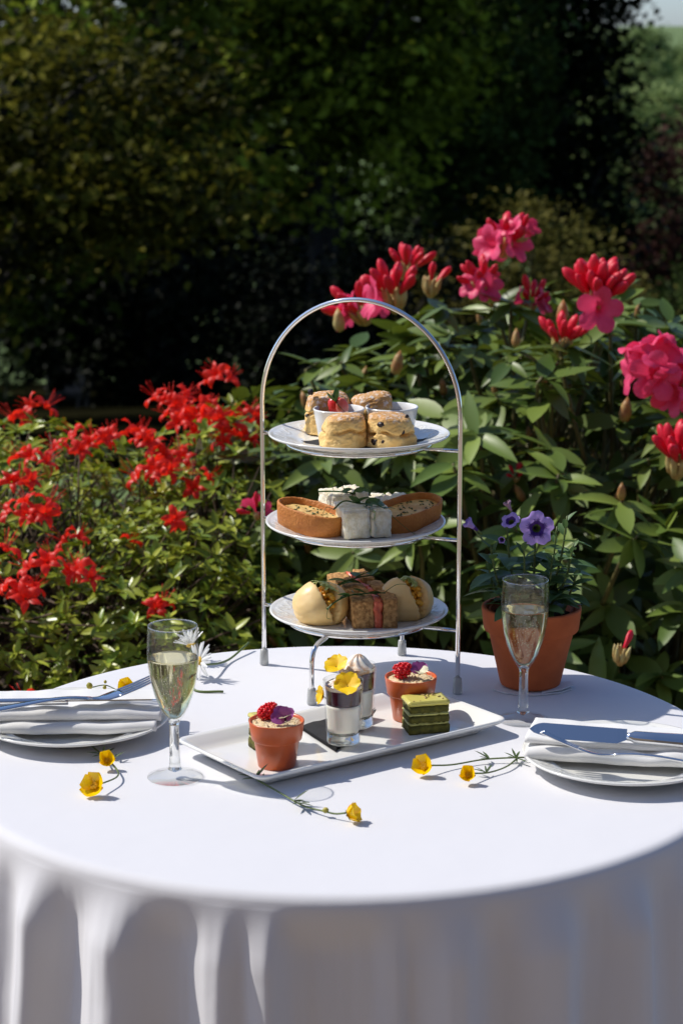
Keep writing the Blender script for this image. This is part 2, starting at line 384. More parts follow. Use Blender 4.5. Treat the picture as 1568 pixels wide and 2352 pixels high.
def tree(name, label, x, y, ells, n, size, m, seed, trunk=.12, top=None, group='trees of the wood', clump=.28, shell=.5, flat=.6, limbs=10, droop=0., bark='bark', cat='tree', pc=45):
    b = gz(x, y)-.05
    o = thing(name, label, cat, (x, y, b), group=group)
    V, L, S, tt, C = leaves(ells, n, size, seed, clump, shell, flat, droop, pc)
    rawmesh('crown', V, L, S, m, o, 'stuff', tt, smooth=False)
    r = random.Random(seed); h = top or max(e[2]+.5*e[5] for e in ells)
    cx, cy_ = ells[0][0], ells[0][1]
    path = [Vector((cx*t+.06*h*.2*math.sin(3*t+seed), cy_*t+.05*h*.2*math.cos(4*t+seed), h*t)) for t in np.linspace(0, 1, 9)]
    parts = [tube(path, [trunk*(1.25-.95*t)*(1.3 if t < .05 else 1) for t in np.linspace(0, 1, 9)], 9)]
    for k in range(limbs):
        e = Vector(C[r.randrange(len(C))]); t0 = max(.12, min(.85, e.z/h*.7)); a = path[int(t0*8)]
        md = (a+e)*.5+Vector((r.uniform(-.1, .1), r.uniform(-.1, .1), .12*(e-a).length))
        parts.append(tube(bez([a, md, e], 4), [trunk*.35*(1-.8*i/8) for i in range(9)], 6))
    obj('trunk', J(*parts), bark, o)
    return o
# near-frame wood, left to right (crown ellipsoids are relative to the base: x, y, z, rx, ry, rz)
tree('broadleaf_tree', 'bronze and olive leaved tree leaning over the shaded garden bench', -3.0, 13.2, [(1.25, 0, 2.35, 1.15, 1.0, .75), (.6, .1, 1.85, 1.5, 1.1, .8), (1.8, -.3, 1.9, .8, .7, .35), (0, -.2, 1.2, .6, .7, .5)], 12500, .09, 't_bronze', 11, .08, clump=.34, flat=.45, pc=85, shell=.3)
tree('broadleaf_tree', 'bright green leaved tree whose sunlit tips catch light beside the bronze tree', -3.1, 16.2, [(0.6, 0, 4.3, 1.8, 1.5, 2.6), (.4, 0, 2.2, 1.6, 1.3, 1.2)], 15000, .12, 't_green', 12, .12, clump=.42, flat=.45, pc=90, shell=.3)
tree('evergreen_tree', 'black green evergreen behind the bronze tree, almost without light', -2.6, 30., [(0, 0, 6.2, 1.9, 1.4, 4.4), (.2, 0, 2.8, 2.3, 1.5, 2.4), (0, -.4, 1., 2.4, 1., 1.)], 21000, .15, 't_shade', 13, .2, shell=.3)
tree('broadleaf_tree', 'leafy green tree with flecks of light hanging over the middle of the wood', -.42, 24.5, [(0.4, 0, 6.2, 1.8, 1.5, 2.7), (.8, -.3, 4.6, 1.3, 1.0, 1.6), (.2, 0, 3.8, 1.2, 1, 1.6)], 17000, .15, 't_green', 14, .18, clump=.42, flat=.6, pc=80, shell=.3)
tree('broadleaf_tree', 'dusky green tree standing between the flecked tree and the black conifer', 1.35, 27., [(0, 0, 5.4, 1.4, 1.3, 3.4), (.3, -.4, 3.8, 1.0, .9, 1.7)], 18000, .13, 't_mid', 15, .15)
tree('conifer_tree', 'tall black conifer with drooping boughs beside the open sky', 3.0, 28.5, [(0, 0, 9, 1.35, 1.3, 2.0), (0, 0, 6.6, 1.1, 1.1, 2.2), (-.1, 0, 4.4, 1.15, 1.1, 1.7), (.15, 0, 3.0, 1.0, 1.0, .9)], 26000, .13, 't_shade', 16, .26, top=11, clump=.34, shell=.25, flat=1.2, droop=.25, limbs=14)
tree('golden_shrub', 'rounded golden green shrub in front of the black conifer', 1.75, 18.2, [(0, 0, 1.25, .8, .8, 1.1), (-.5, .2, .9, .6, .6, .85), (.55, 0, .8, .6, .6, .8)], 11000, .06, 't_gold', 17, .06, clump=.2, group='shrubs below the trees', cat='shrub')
tree('dark_shrub', 'low dark shrub filling the gap below the dusky green tree', .55, 17., [(0, 0, .9, .9, .8, .95), (-.9, .3, .8, .7, .6, .75)], 9000, .065, 't_shade', 18, .05, clump=.2, group='shrubs below the trees', cat='shrub')
tree('dark_shrub', 'spreading black green shrub behind the garden bench', -3.4, 37., [(0, 0, 2.2, 3.2, 1.2, 2.2), (2.8, .4, 1.9, 2.0, 1.2, 1.9)], 9000, .15, 't_shade', 19, .1, clump=.4, group='shrubs below the trees', cat='shrub')
tree('dark_shrub', 'broad shaded laurel below the leafy tree with flecks of light', -.6, 26., [(0, 0, 1.3, 1.7, 1, 1.4), (1.7, .3, 1.1, 1.3, .9, 1.2)], 10000, .12, 't_shade', 20, .08, clump=.35, group='shrubs below the trees', cat='shrub')
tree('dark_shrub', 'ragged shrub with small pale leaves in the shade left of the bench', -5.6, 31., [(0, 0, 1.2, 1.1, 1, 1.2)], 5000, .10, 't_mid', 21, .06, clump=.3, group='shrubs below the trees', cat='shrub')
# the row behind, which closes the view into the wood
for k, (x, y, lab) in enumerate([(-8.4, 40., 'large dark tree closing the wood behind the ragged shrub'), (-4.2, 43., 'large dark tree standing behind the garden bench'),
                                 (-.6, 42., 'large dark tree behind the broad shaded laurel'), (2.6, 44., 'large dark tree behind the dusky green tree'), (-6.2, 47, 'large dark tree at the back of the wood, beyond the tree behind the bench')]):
    tree('large_tree', lab, x, y, [(0, 0, 9, 2.6, 2.2, 4.5), (0, 0, 4.6, 2.5, 2, 3.6), (0, -.3, 2.4, 2.3, 1.6, 2.4)], 12000, .24, 't_shade', 30+k, .35, clump=.55, shell=.35)
# right of the conifer: open slope and the far hillside
tree('copper_tree', 'reddish copper leaved tree on the slope right of the conifer', 7.55, 46., [(0, 0, 3.9, 1.3, 1.2, 2.2), (-.5, 0, 2.2, 1., 1., 1.5)], 8000, .16, 't_red', 41, .15, clump=.4)
tree('light_tree', 'pale green young tree right of the conifer, in full sun', 6.0, 50., [(0, 0, 4.4, 1.1, 1.1, 1.4), (.2, 0, 2.6, 1.3, 1.2, 1.6)], 8000, .17, 't_far', 42, .14, clump=.4)
tree('dark_shrub', 'olive shrub at the foot of the copper leaved tree', 6.3, 36., [(0, 0, 1.3, 1.1, .9, 1.3), (-1.2, .3, 1.0, .8, .8, 1.0)], 7000, .11, 't_mid', 43, .07, clump=.3, group='shrubs below the trees', cat='shrub')
hill = [(9.3, 78, 6), (11.5, 80, 6.5), (13.6, 84, 7), (10.6, 92, 6), (14.5, 98, 7), (12, 106, 6), (17., 106, 7), (13.8, 120, 6), (16.8, 126, 6.5), (19.5, 122, 5), (22, 134, 5), (16, 140, 6), (19.5, 146, 6.5), (8.3, 63, 5), (9.9, 66, 5.5), (11.2, 70, 5.5), (8.9, 70, 5), (10.2, 84, 6), (12.6, 90, 6.5), (15.4, 92, 6.5), (13, 98, 6.5), (16, 113, 7), (18.5, 114, 6), (15.2, 131, 7), (20.5, 128, 5), (18, 137, 5.5), (24, 150, 5), (21, 156, 5), (24.5, 175, 4.6), (26.5, 178, 4.8), (28.5, 180, 5), (23, 168, 4.6), (27.5, 170, 4.5), (30.5, 184, 5), (25.2, 160, 4.6)]
tpl = None
for k, (x, y, h) in enumerate(hill):
    h *= .9
    lab = 'pale sunlit tree among many on the far wooded hillside under the sky'
    if k % 4 == 0 or tpl is None:
        tpl = tree('hillside_tree', lab, x, y, [(0, 0, h*.62, h*.34, h*.34, h*.38), (h*.12, 0, h*.35, h*.3, h*.3, h*.3)], 4500, .34, 't_far', 50+k, .2, group='trees on the far hillside', clump=.7, limbs=5)
    else:
        o = tpl.copy(); COL.objects.link(o); o.location = (x, y, gz(x, y)); o.rotation_euler = (0, 0, k*1.3); s = h/6.3; o.scale = (s, s, s*.95)
        for c in tpl.children:
            d = c.copy(); COL.objects.link(d); d.parent = o
# unseen beeches added on the sun's side, left of view, to shade the wood
for k, (x, y, lab) in enumerate([(-8.2, 26., 'unseen beech added left of the ragged shrub to shade the wood'), (-9.6, 35.8, 'unseen beech added to shade the garden bench')]):
    tree('added_beech', lab, x, y, [(0, 0, 9, 3.3, 3.2, 4.2), (.4, 0, 5, 2.8, 2.6, 3.0)], 9000, .34, 't_green', 70+k, .4, clump=.7, shell=.35)
# garden wall far right
w = thing('garden_wall', 'low pale stone wall beyond the pink flowers, at the foot of the hill', 'wall', (9.6, 58., gz(9.6, 58.)))
rw = random.Random(3)
for row in range(3):
    xx = -2.6+(.2 if row % 2 else 0)
    while xx < 3.2:
        L_ = rw.uniform(.34, .6)
        obj('stone', nbox(L_-.03, .4+rw.uniform(-.04, .04), .22, 3, .015, 6, .03, xx), 'stone', w, X=TR(xx+L_/2, 0, row*.235-.05)); xx += L_
# garden bench, seen end on in the shade
bz = gz(-4.45, 34.)
bn = thing('garden_bench', 'weathered wooden bench with armrests, end on in deep shade under the trees', 'bench', (-4.6, 34., bz), R(-78))
for sx in (-.62, .62):
    obj('leg', nbox(.06, .06, .60, 2, 0, 1, .006), 'wood', bn, False, TR(sx, -.24, 0)); obj('leg', nbox(.06, .06, .92, 2, 0, 1, .006), 'wood', bn, False, TR(sx, .25, 0, -8))
    obj('armrest', nbox(.07, .55, .035, 2, 0, 1, .006), 'wood', bn, False, TR(sx, 0, .60)); obj('rail', nbox(.05, .46, .06, 2, 0, 1, .006), 'wood', bn, False, TR(sx, 0, .36))
for k in range(5): obj('seat_slat', nbox(1.3, .085, .022, 2, 0, 1, .004), 'wood', bn, False, TR(0, -.22+k*.1, .43))
for k in range(4): obj('back_slat', nbox(1.3, .022, .075, 2, 0, 1, .004), 'wood', bn, False, TR(0, .255+k*.017, .52+k*.1, -8))

# ================================================================== the two flowering bushes behind the table
def leaf_t(w=.36, nu=3, nv=6, fold=.09, arch=.16, tip=1.):
    def f(u, v):
        s = (u-.5)*2; ww = w*.5*math.sin(math.pi*min(1, v*.93+.07))**.75*(1-.25*v*tip)
        return (s*ww, v, abs(s)*fold*ww/(w*.5)-arch*v*v)
    return grid(nu, nv, f)
RH = [leaf_t(.38, 3, 6, .05, .10), leaf_t(.34, 3, 6, .08, .22), leaf_t(.46, 3, 6, .03, .05)]
AZ = [leaf_t(.40, 3, 5, .10, .12), leaf_t(.46, 3, 5, .06, -.05)]
CAM = Vector(cam.location)
def pix(p):
    d = Vector(p)-CAM; c, s = math.cos(.2142), math.sin(.2142)
    dep = d.y*c-d.z*s; return (784+5052*d.x/dep, 1176-5052*(d.y*s+d.z*c)/dep, dep)
def surf(ells, r, jit):
    while True:
        e = r.choices(ells, [q[6] for q in ells])[0]
        d = Vector((r.gauss(0, 1), r.gauss(0, 1), r.gauss(0, 1))).normalized()
        k = 1-jit*r.random()**1.5
        p = Vector((e[0]+d.x*e[3]*k, e[1]+d.y*e[4]*k, e[2]+d.z*e[5]*k))
        if p.z < .04: continue
        n = Vector((d.x/e[3], d.y/e[4], d.z/e[5])).normalized()
        if any(((p.x-q[0])/q[3])**2+((p.y-q[1])/q[4])**2+((p.z-q[2])/q[5])**2 < .5 for q in ells if q is not e): continue
        return p, n
def whorls(ells, N, r, lens, cnt, pit, temps, upw, jit):
    """leaf rosettes on shoot tips -> list of (template index, matrix), list of tips"""
    L = []; tips = []
    for i in range(N):
        p, n = surf(ells, r, jit)
        ax = (n*.75+Vector((0, 0, upw))+Vector((r.gauss(0, .25), r.gauss(0, .25), r.gauss(0, .15)))).normalized()
        tips.append((p, ax)); q = ax.to_track_quat('Z', 'Y').to_matrix().to_4x4(); a0 = r.random()*6.28; sz = r.uniform(*lens)
        k = r.randint(*cnt)
        for j in range(k):
            pt = r.uniform(*pit); t = r.randrange(len(temps))
            m = Matrix.Translation(p-ax*r.uniform(0, .2)*sz) @ q @ Matrix.Rotation(a0+j*2.4+r.uniform(-.3, .3), 4, 'Z') @ Matrix.Rotation(R(pt), 4, 'X') @ Matrix.Rotation(r.uniform(-.5, .5), 4, 'Y') @ Matrix.Scale(sz*r.uniform(.72, 1.1), 4)
            L.append((t, m))
    return L, tips
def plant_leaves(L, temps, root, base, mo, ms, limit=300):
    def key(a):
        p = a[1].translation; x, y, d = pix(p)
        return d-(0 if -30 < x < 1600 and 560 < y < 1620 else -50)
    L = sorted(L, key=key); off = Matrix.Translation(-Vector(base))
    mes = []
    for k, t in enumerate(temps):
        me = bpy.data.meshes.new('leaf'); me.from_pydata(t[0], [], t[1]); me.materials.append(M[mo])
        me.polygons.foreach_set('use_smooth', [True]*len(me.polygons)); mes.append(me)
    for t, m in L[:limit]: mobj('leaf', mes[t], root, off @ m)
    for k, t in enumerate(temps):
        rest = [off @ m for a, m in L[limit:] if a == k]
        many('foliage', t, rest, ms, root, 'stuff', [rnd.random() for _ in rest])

# ---- rhododendron
rr = random.Random(21)
RB = (.42, 2.3, 0)
rh = thing('rhododendron_bush', 'rhododendron bush with long leathery leaves and crimson pink flower heads behind the table', 'bush', RB)
RE = [(.42, 2.30, .40, .66, .80, .57, 1.2), (.02, 2.25, .34, .40, .60, .50, .5), (.85, 2.1, .34, .5, .75, .55, .5), (.2, 1.85, .14, .45, .40, .38, .16), (.55, 1.80, .10, .42, .40, .32, .12)]
L, tips = whorls(RE, 900, rr, (.075, .105), (6, 10), (-30, 28), RH, .85, .4)
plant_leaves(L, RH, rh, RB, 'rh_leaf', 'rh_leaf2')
st = []
for i, (p, ax) in enumerate(tips):
    if i % 2: continue
    a = Vector((RB[0]+rr.uniform(-.28, .28), RB[1]+rr.uniform(-.3, .2), 0)); b = Vector(p)
    st.append(tube([x-Vector(RB) for x in bez([a, a.lerp(b, .55)+Vector((0, 0, -.05)), b-ax*.06, b], 3)], [.008-.0055*k/9 for k in range(10)], 5))
obj('branches', J(*st), 'rh_stem', rh, kind='stuff')
budv = lathe([(0, 0), (.006, .004), (.0085, .014), (.006, .028), (0, .040)], 8)
bm_ = bpy.data.meshes.new('leaf_bud'); bm_.from_pydata(*[budv[0], [], budv[1]]); bm_.materials.append(M['bud_tan']); bm_.polygons.foreach_set('use_smooth', [True]*len(bm_.polygons))
for i, (p, ax) in enumerate(tips):
    if i % 7 == 0: mobj('leaf_bud', bm_, rh, aim(p-Vector(RB), ax, 0, rr.uniform(.7, 1.1)))
# florets
def floret(lobe=1., seed=0):
    n = 40; prof = [(.06, 0), (.10, .35), (.26, .75), (.55, 1.0), (.85, 1.10), (1.02, 1.08)]; rings = []
    for k, (r_, z) in enumerate(prof):
        w = k/5
        rings.append([(r_*(1+w*(.42*abs(math.cos(2.5*a))**.7-.30)*lobe)*math.cos(a), r_*(1+w*(.42*abs(math.cos(2.5*a))**.7-.30)*lobe)*math.sin(a),
                       z+w*w*.22*noise.noise(Vector((math.cos(a)*3+seed, math.sin(a)*3, seed)))+w*.07*math.cos(5*a)) for a in [2*math.pi*i/n for i in range(n)]])
    return loft(rings, (True, False))
FLO = []
for s in range(3):
    vf = floret(1., s*3.1); me = bpy.data.meshes.new('floret'); me.from_pydata(vf[0], [], vf[1]); me.materials.append(M['rh_pink']); me.polygons.foreach_set('use_smooth', [True]*len(me.polygons)); FLO.append(me)
def redbud(seed):
    V, F = lathe([(0, 0), (.07, .06), (.10, .3), (.16, .62), (.13, .84), (.06, .97), (0, 1.0)], 10)
    return [(x*(1+.2*math.sin(3*math.atan2(y, x)+z*3+seed)), y*(1+.2*math.sin(3*math.atan2(y, x)+z*3+seed)), z) for x, y, z in V], F
RBUD = []
for s in range(3):
    vf = redbud(s*2.); me = bpy.data.meshes.new('flower_bud'); me.from_pydata(vf[0], [], vf[1]); me.materials.append(M['rh_red']); me.polygons.foreach_set('use_smooth', [True]*len(me.polygons)); RBUD.append(me)
def truss(p, size, nopen, nbud, bract, ax=(0, 0, 1), seed=0, openside=None):
    r = random.Random(seed*13+5); parts = [blob(2, (.16*size, .16*size, .2*size), .2, 2, seed)]
    for k in range(9 if bract else 3):
        a = k*2.4; parts.append(X(lathe([(0, 0), (.09, .12), (.12, .4), (.06, .72), (0, .85)], 8), TR(.14*size*math.cos(a), .14*size*math.sin(a), -.1*size, 0, 0, 0, size*(.75 if bract else .45)) @ Matrix.Rotation(R(14), 4, Vector((-math.sin(a), math.cos(a), 0)))))
    t = obj('flower_truss', J(*parts), 'rh_bract', rh, X=aim(Vector(p)-Vector(RB), ax))
    for k in range(nbud):
        th_ = math.sqrt((k+.5)/max(nbud, 1))*R(52); a = k*2.4+seed
        d = Vector((math.sin(th_)*math.cos(a), math.sin(th_)*math.sin(a), math.cos(th_)))
        mobj('flower_bud', RBUD[k % 3], t, aim(d*size*.30+Vector((0, 0, .12*size)), d, a, size*r.uniform(.6, .85)))
    for k in range(nopen):
        th_ = R(r.uniform(30, 95)) if nopen < 6 else math.acos(1-1.15*(k+.5)/nopen); a = (openside if openside is not None else k*2.4)+r.uniform(-.5, .5)*(2 if openside is not None else 1)
        d = Vector((math.sin(th_)*math.cos(a), math.sin(th_)*math.sin(a), math.cos(th_)))
        mobj('floret', FLO[k % 3], t, aim(d*size*.10+Vector((0, 0, .1*size)), d, a, size*r.uniform(.40, .50)))
    return t
truss((.105, 2.15, .955), .085, 2, 12, True, (-.1, -.1, 1), 1, 3.6)
truss((.135, 2.40, .985), .070, 0, 10, True, (.05, 0, 1), 2)
truss((.181, 2.30, .965), .065, 0, 2, True, (.12, 0, 1), 3)
truss((.335, 2.35, 1.045), .078, 5, 5, True, (.1, -.2, 1), 4)
truss((.365, 2.33, 1.075), .060, 2, 1, False, (.7, -.2, .7), 15)
truss((.290, 2.30, .965), .066, 3, 8, True, (-.35, -.2, 1), 5)
truss((.390, 2.35, .925), .062, 3, 5, False, (.3, -.2, 1), 6)
truss((.491, 2.00, .965), .092, 1, 22, True, (.08, -.1, 1), 7, 3.4)
truss((.423, 2.00, .885), .068, 0, 9, True, (.1, -.2, 1), 8)
truss((.575, 1.75, .875), .090, 7, 0, False, (-.25, -.55, .8), 9)
truss((.630, 1.74, .845), .085, 6, 2, False, (.25, -.6, .6), 16)
truss((.595, 1.60, .725), .080, 0, 14, True, (.1, -.1, 1), 10)
truss((.045, 2.25, .915), .078, 3, 7, True, (-.5, -.3, .8), 11, 3.5)
truss((.437, 1.10, .520), .048, 0, 1, True, (.1, 0, 1), 12)
truss((.324, 1.80, .670), .032, 0, 5, False, (0, -.5, 1), 13)
truss((-.154, 1.62, .640), .045, 2, 2, False, (-.2, -.6, .8), 14)
for k, p in enumerate([(-.006, 2.2, .895), (.43, 2.05, .93), (.53, 1.85, .77), (.10, 1.95, .845)]):
    obj('flower_bud', X(budv, TR(0, 0, 0, 0, 0, 0, (1.5, 1.5, 1.3))), 'rh_bract' if k == 0 else 'bud_tan', rh, X=aim(Vector(p)-Vector(RB), (.1*k-.1, -.1, 1)))

# ---- azalea
ra = random.Random(5)
AB = (-.5, 1.95, 0)
az = thing('azalea_bush', 'azalea bush with small glossy leaves and scarlet star flowers left of the table', 'bush', AB)
AE = [(-.64, 1.95, .27, .46, .78, .47, 1.), (-.25, 2.05, .30, .25, .55, .47, .55), (-.34, 1.65, .22, .26, .48, .43, .5), (-.95, 1.9, .25, .3, .6, .42, .3)]
L, tips = whorls(AE, 3900, ra, (.022, .038), (5, 8), (-12, 40), AZ, .9, .45)
plant_leaves(L, AZ, az, AB, 'az_leaf', 'az_leaf2')
st = []
mains = []
for k in range(16):
    a = Vector((AB[0]+ra.uniform(-.14, .2), AB[1]+ra.uniform(-.25, .2), 0)); e = Vector((AB[0]+ra.uniform(-.36, .36), AB[1]+ra.uniform(-.30, .35), ra.uniform(.30, .48)))
    pth = bez([a, a.lerp(e, .4)+Vector((ra.uniform(-.06, .06), ra.uniform(-.06, .06), -.03)), e], 5); mains.append(pth)
    st.append(tube([x-Vector(AB) for x in pth], [.014-.009*i/10 for i in range(11)], 6))
for i, (p, ax) in enumerate(tips):
    if i % 2: continue
    best = min(ra.sample([q for m_ in mains for q in m_[3:]], 22), key=lambda q: (q-p).length)
    st.append(tube([x-Vector(AB) for x in bez([best, best.lerp(p, .5)+Vector((0, 0, -.02)), p], 2)], [.0032, .0028, .0024, .002, .0012], 4))
obj('branches', J(*st), 'twig', az, kind='stuff')
def azflower(seed):
    r = random.Random(seed); parts = []
    for k in range(5):
        a = k*1.2566+r.uniform(-.1, .1); w = r.uniform(.44, .56); bend = r.uniform(.15, .5); tw = r.uniform(-.25, .25)
        def f(u, v):
            s = (u-.5)*2; ww = .5*w*math.sin(math.pi*(v*.9+.08))**.8
            rad = .06+.95*v**1.25; z = .55*math.sin(min(1.35, v*1.6))+.10*math.cos(s*3)*v-bend*v**3
            return Vector((rad, s*ww, z+s*tw*v))
        g_ = grid(4, 6, f); parts.append(mi(X(g_, Matrix.Rotation(a, 4, 'Z')), 0))
    for k in range(6):
        a = k*1.05+.3; e = Vector((.45*math.cos(a)-.1, .45*math.sin(a), 1.35+.12*math.sin(k*2.)))
        parts.append(mi(tube(bez([(0, 0, .05), e*.55, e], 3), .016, 3), 0))
    return J(*parts)
AZF = []
for s in range(4):
    vf = azflower(s); me = bpy.data.meshes.new('flower'); me.from_pydata(vf[0], [], vf[1]); me.materials.append(M['az_flower']); me.polygons.foreach_set('use_smooth', [True]*len(me.polygons)); AZF.append(me)
azpos = [(-.653, 2.2, .723, 2), (-.608, 2.2, .741, 2), (-.477, 1.9, .728, 6), (-.386, 1.9, .724, 4), (-.567, 1.7, .724, 4), (-.589, 1.6, .704, 5), (-.541, 1.5, .678, 7),
         (-.517, 1.85, .716, 4), (-.342, 2.1, .766, 8), (-.276, 2.1, .758, 5), (-.255, 2.2, .799, 4), (-.203, 2.1, .736, 5), (-.305, 2.0, .753, 6), (-.254, 2.0, .74, 7), (-.211, 2.0, .718, 5),
         (-.307, 1.9, .698, 3), (-.341, 1.8, .684, 7), (-.276, 1.8, .663, 3), (-.302, 1.6, .636, 2), (-.456, 1.45, .627, 2), (-.573, 1.4, .616, 3), (-.489, 1.35, .613, 5), (-.442, 1.35, .594, 3),
         (-.534, 1.3, .585, 6), (-.319, 1.4, .516, 2), (-.49, 1.12, .44, 2), (-.381, 1.6, .592, 1), (-.44, 1.95, .72, 5), (-.36, 1.95, .70, 3)]
for i, (x, y, z, n) in enumerate(azpos):
    n = max(1, round(n*.8))
    for k in range(n):
        s = .014+.007*math.sqrt(n); a = k*2.4+i
        p = Vector((x+s*1.5*math.cos(a)*math.sqrt(k/n), y+s*1.2*math.sin(a)*math.sqrt(k/n)-.015, z+ra.uniform(-.012, .016)))
        d = Vector((.8*math.cos(a), .7*math.sin(a)-.35, ra.uniform(.35, 1.0)))
        mobj('flower', AZF[(i+k) % 4], az, aim(p-Vector(AB), d, ra.uniform(0, 6), ra.uniform(.022, .031)))

# ================================================================== table and cloth
tb = thing('round_table', 'round pedestal table carrying the tea, hidden by its white cloth', 'table', (0, 0, 0))
obj('tabletop', lathe([(0, T-.030), (.400, T-.030), (.405, T-.026), (.405, T-.008), (.400, T-.004), (0, T-.004)], 96), 'wood', tb, False)
obj('pedestal', lathe([(.035, .05), (.035, .3), (.045, .5), (.04, .68), (.12, T-.031)], 24), 'wood', tb)
for k in range(4):
    a = R(45+90*k); obj('leg', tube([(.03*math.cos(a), .03*math.sin(a), .12), (.16*math.cos(a), .16*math.sin(a), .07), (.3*math.cos(a), .3*math.sin(a), .02)], [.025, .022, .02], 8), 'wood', tb)
RT = .415
crest = [(-66, 5, .9), (-55, 4, .8), (-43.5, 3.6, 1.1), (-29.2, 4.2, 1.15), (-15.5, 2.6, .8), (-9.4, 2.5, .9), (6.0, 1.6, .40), (14, 3.8, .95), (27, 4.0, 1.2), (39.5, 4.2, 1.2), (53, 5, 1.0), (67, 5, 1)]
crest += [(a, 5.5, 1) for a in (84, 101, 118, 137, 155, 172, 190, 207, 222, 240, 258, 275)]
def foldf(deg):
    s = 0
    for c, w, a in crest:
        d = (deg-c+180) % 360-180
        w2 = w*.9 if d > 0 else w*1.45
        s += a*math.exp(-(d/w2)**2)
    return s
NA = 1080
ff = [foldf(360*i/NA) for i in range(NA)]           # angle 0 = towards the camera, positive to the right
rings = []
for r_ in (.05, .12, .2, .28, .34, .375, .395, .403):
    rings.append([(r_*math.sin(2*math.pi*i/NA), -r_*math.cos(2*math.pi*i/NA), T) for i in range(NA)])
for k in range(1, 6):
    a = R(90*k/5); rings.append([((.403+.012*math.sin(a))*math.sin(2*math.pi*i/NA), -(.403+.012*math.sin(a))*math.cos(2*math.pi*i/NA), T-.012*(1-math.cos(a))) for i in range(NA)])
for k in range(1, 66):
    s = .7*(k/65)**1.5; rg = []
    for i in range(NA):
        th_ = 2*math.pi*i/NA; deg = 360*i/NA
        A = .027*sstep(-.004, .055, s)+.05*s
        wr = (.0022*noise.noise(Vector((math.sin(th_)*14, math.cos(th_)*14, s*14)))+.0012*noise.noise(Vector((math.sin(th_)*45, math.cos(th_)*45, s*9))))*sstep(0, .06, s)
        q = RT+A*ff[i]-.012*sstep(0, .05, s)+.02*s+wr
        off = th_+R(2.2)*math.sin(s*7+deg*.11)*sstep(.02, .5, s)
        rg.append((q*math.sin(off), -q*math.cos(off), T-.012-s))
    rings.append(rg)
V, F = loft(rings, (True, False))
tag(obj('tablecloth', (V, F), 'cloth'), 'white tablecloth draped in folds over the round table', 'tablecloth')

# ================================================================== crockery
def plate_mat():
    m = mat('porcelain', (.80, .80, .76), .14, coat=.3); nt = m.node_tree; b = nt.nodes['Principled BSDF']
    tc = nn(nt, 'ShaderNodeTexCoord'); sp = nn(nt, 'ShaderNodeSeparateXYZ'); nt.links.new(tc.outputs['Object'], sp.inputs[0])
    def math_(op, a, b_=None, **k):
        n = nn(nt, 'ShaderNodeMath', operation=op)
        for i, q in enumerate((a, b_)):
            if q is None: continue
            if isinstance(q, (int, float)): n.inputs[i].default_value = q
            else: nt.links.new(q, n.inputs[i])
        return n.outputs[0]
    ang = math_('ARCTAN2', sp.outputs[1], sp.outputs[0])
    rad = math_('SQRT', math_('ADD', math_('MULTIPLY', sp.outputs[0], sp.outputs[0]), math_('MULTIPLY', sp.outputs[1], sp.outputs[1])))
    rr_ = math_('DIVIDE', math_('SUBTRACT', rad, .0895), .0105)          # -1..1 over the rim band
    s1 = math_('SUBTRACT', rr_, math_('MULTIPLY', math_('SINE', math_('MULTIPLY', ang, 18)), .62))
    l1 = math_('SUBTRACT', 1, math_('MULTIPLY', math_('ABSOLUTE', s1), 3.2))
    s2 = math_('ADD', rr_, math_('MULTIPLY', math_('SINE', math_('ADD', math_('MULTIPLY', ang, 36), 1.)), .45))
    l2 = math_('SUBTRACT', 1, math_('MULTIPLY', math_('ABSOLUTE', s2), 4.))
    h = math_('MAXIMUM', math_('MAXIMUM', l1, l2), 0)
    mask = math_('LESS_THAN', math_('ABSOLUTE', rr_), 1.)
    hh = math_('MULTIPLY', h, mask)
    bp = nn(nt, 'ShaderNodeBump'); bp.inputs['Strength'].default_value = 1; bp.inputs['Distance'].default_value = .0005
    nt.links.new(hh, bp.inputs['Height']); nt.links.new(bp.outputs[0], b.inputs['Normal']); nt.links.new(bp.outputs[0], b.inputs['Coat Normal'])
    M['porcelain'] = m
plate_mat()
PL = lathe([(0, .0035), (.050, .0035), (.056, .001), (.058, 0), (.061, 0), (.063, .002), (.074, .0055), (.090, .0105), (.1035, .0150), (.1052, .0165), (.1048, .0178), (.1030, .0180),
            (.1005, .0165), (.0985, .0160), (.0800, .0112), (.0765, .0098), (.0715, .0074), (.066, .0067), (0, .0065)], 128)
plate_me = None
def plate(label, loc, tilt=(0, 0), group='white embossed plates'):
    global plate_me
    if plate_me is None:
        o = obj('plate', PL, 'porcelain'); plate_me = o.data
    else: o = mobj('plate', plate_me)
    o.location = loc; o.rotation_euler = (R(tilt[0]), R(tilt[1]), len(label)); o.rotation_mode = 'ZYX' if 0 else 'XYZ'
    return tag(o, label, 'plate', group)
SC = (.0173, .2616)
ZT = (T+.2976-.018, T+.1939-.018, T+.0871-.018)      # undersides of the tier plates
plate('white embossed plate on the top tier of the wire stand, holding scones', (SC[0], SC[1], ZT[0]))
plate('white embossed plate on the middle tier of the wire stand, holding quiches', (SC[0]-.004, SC[1], ZT[1]), (0, 1.2))
plate('white embossed plate on the bottom tier of the wire stand, holding filled buns', (SC[0], SC[1], ZT[2]))
plate('white plate on the cloth with a buttercup and buds lying on its rim', (-.297, .062, T+.0005))
plate('white plate on the cloth under the napkin with the wide knife blade', (.290, -.060, T+.0005))
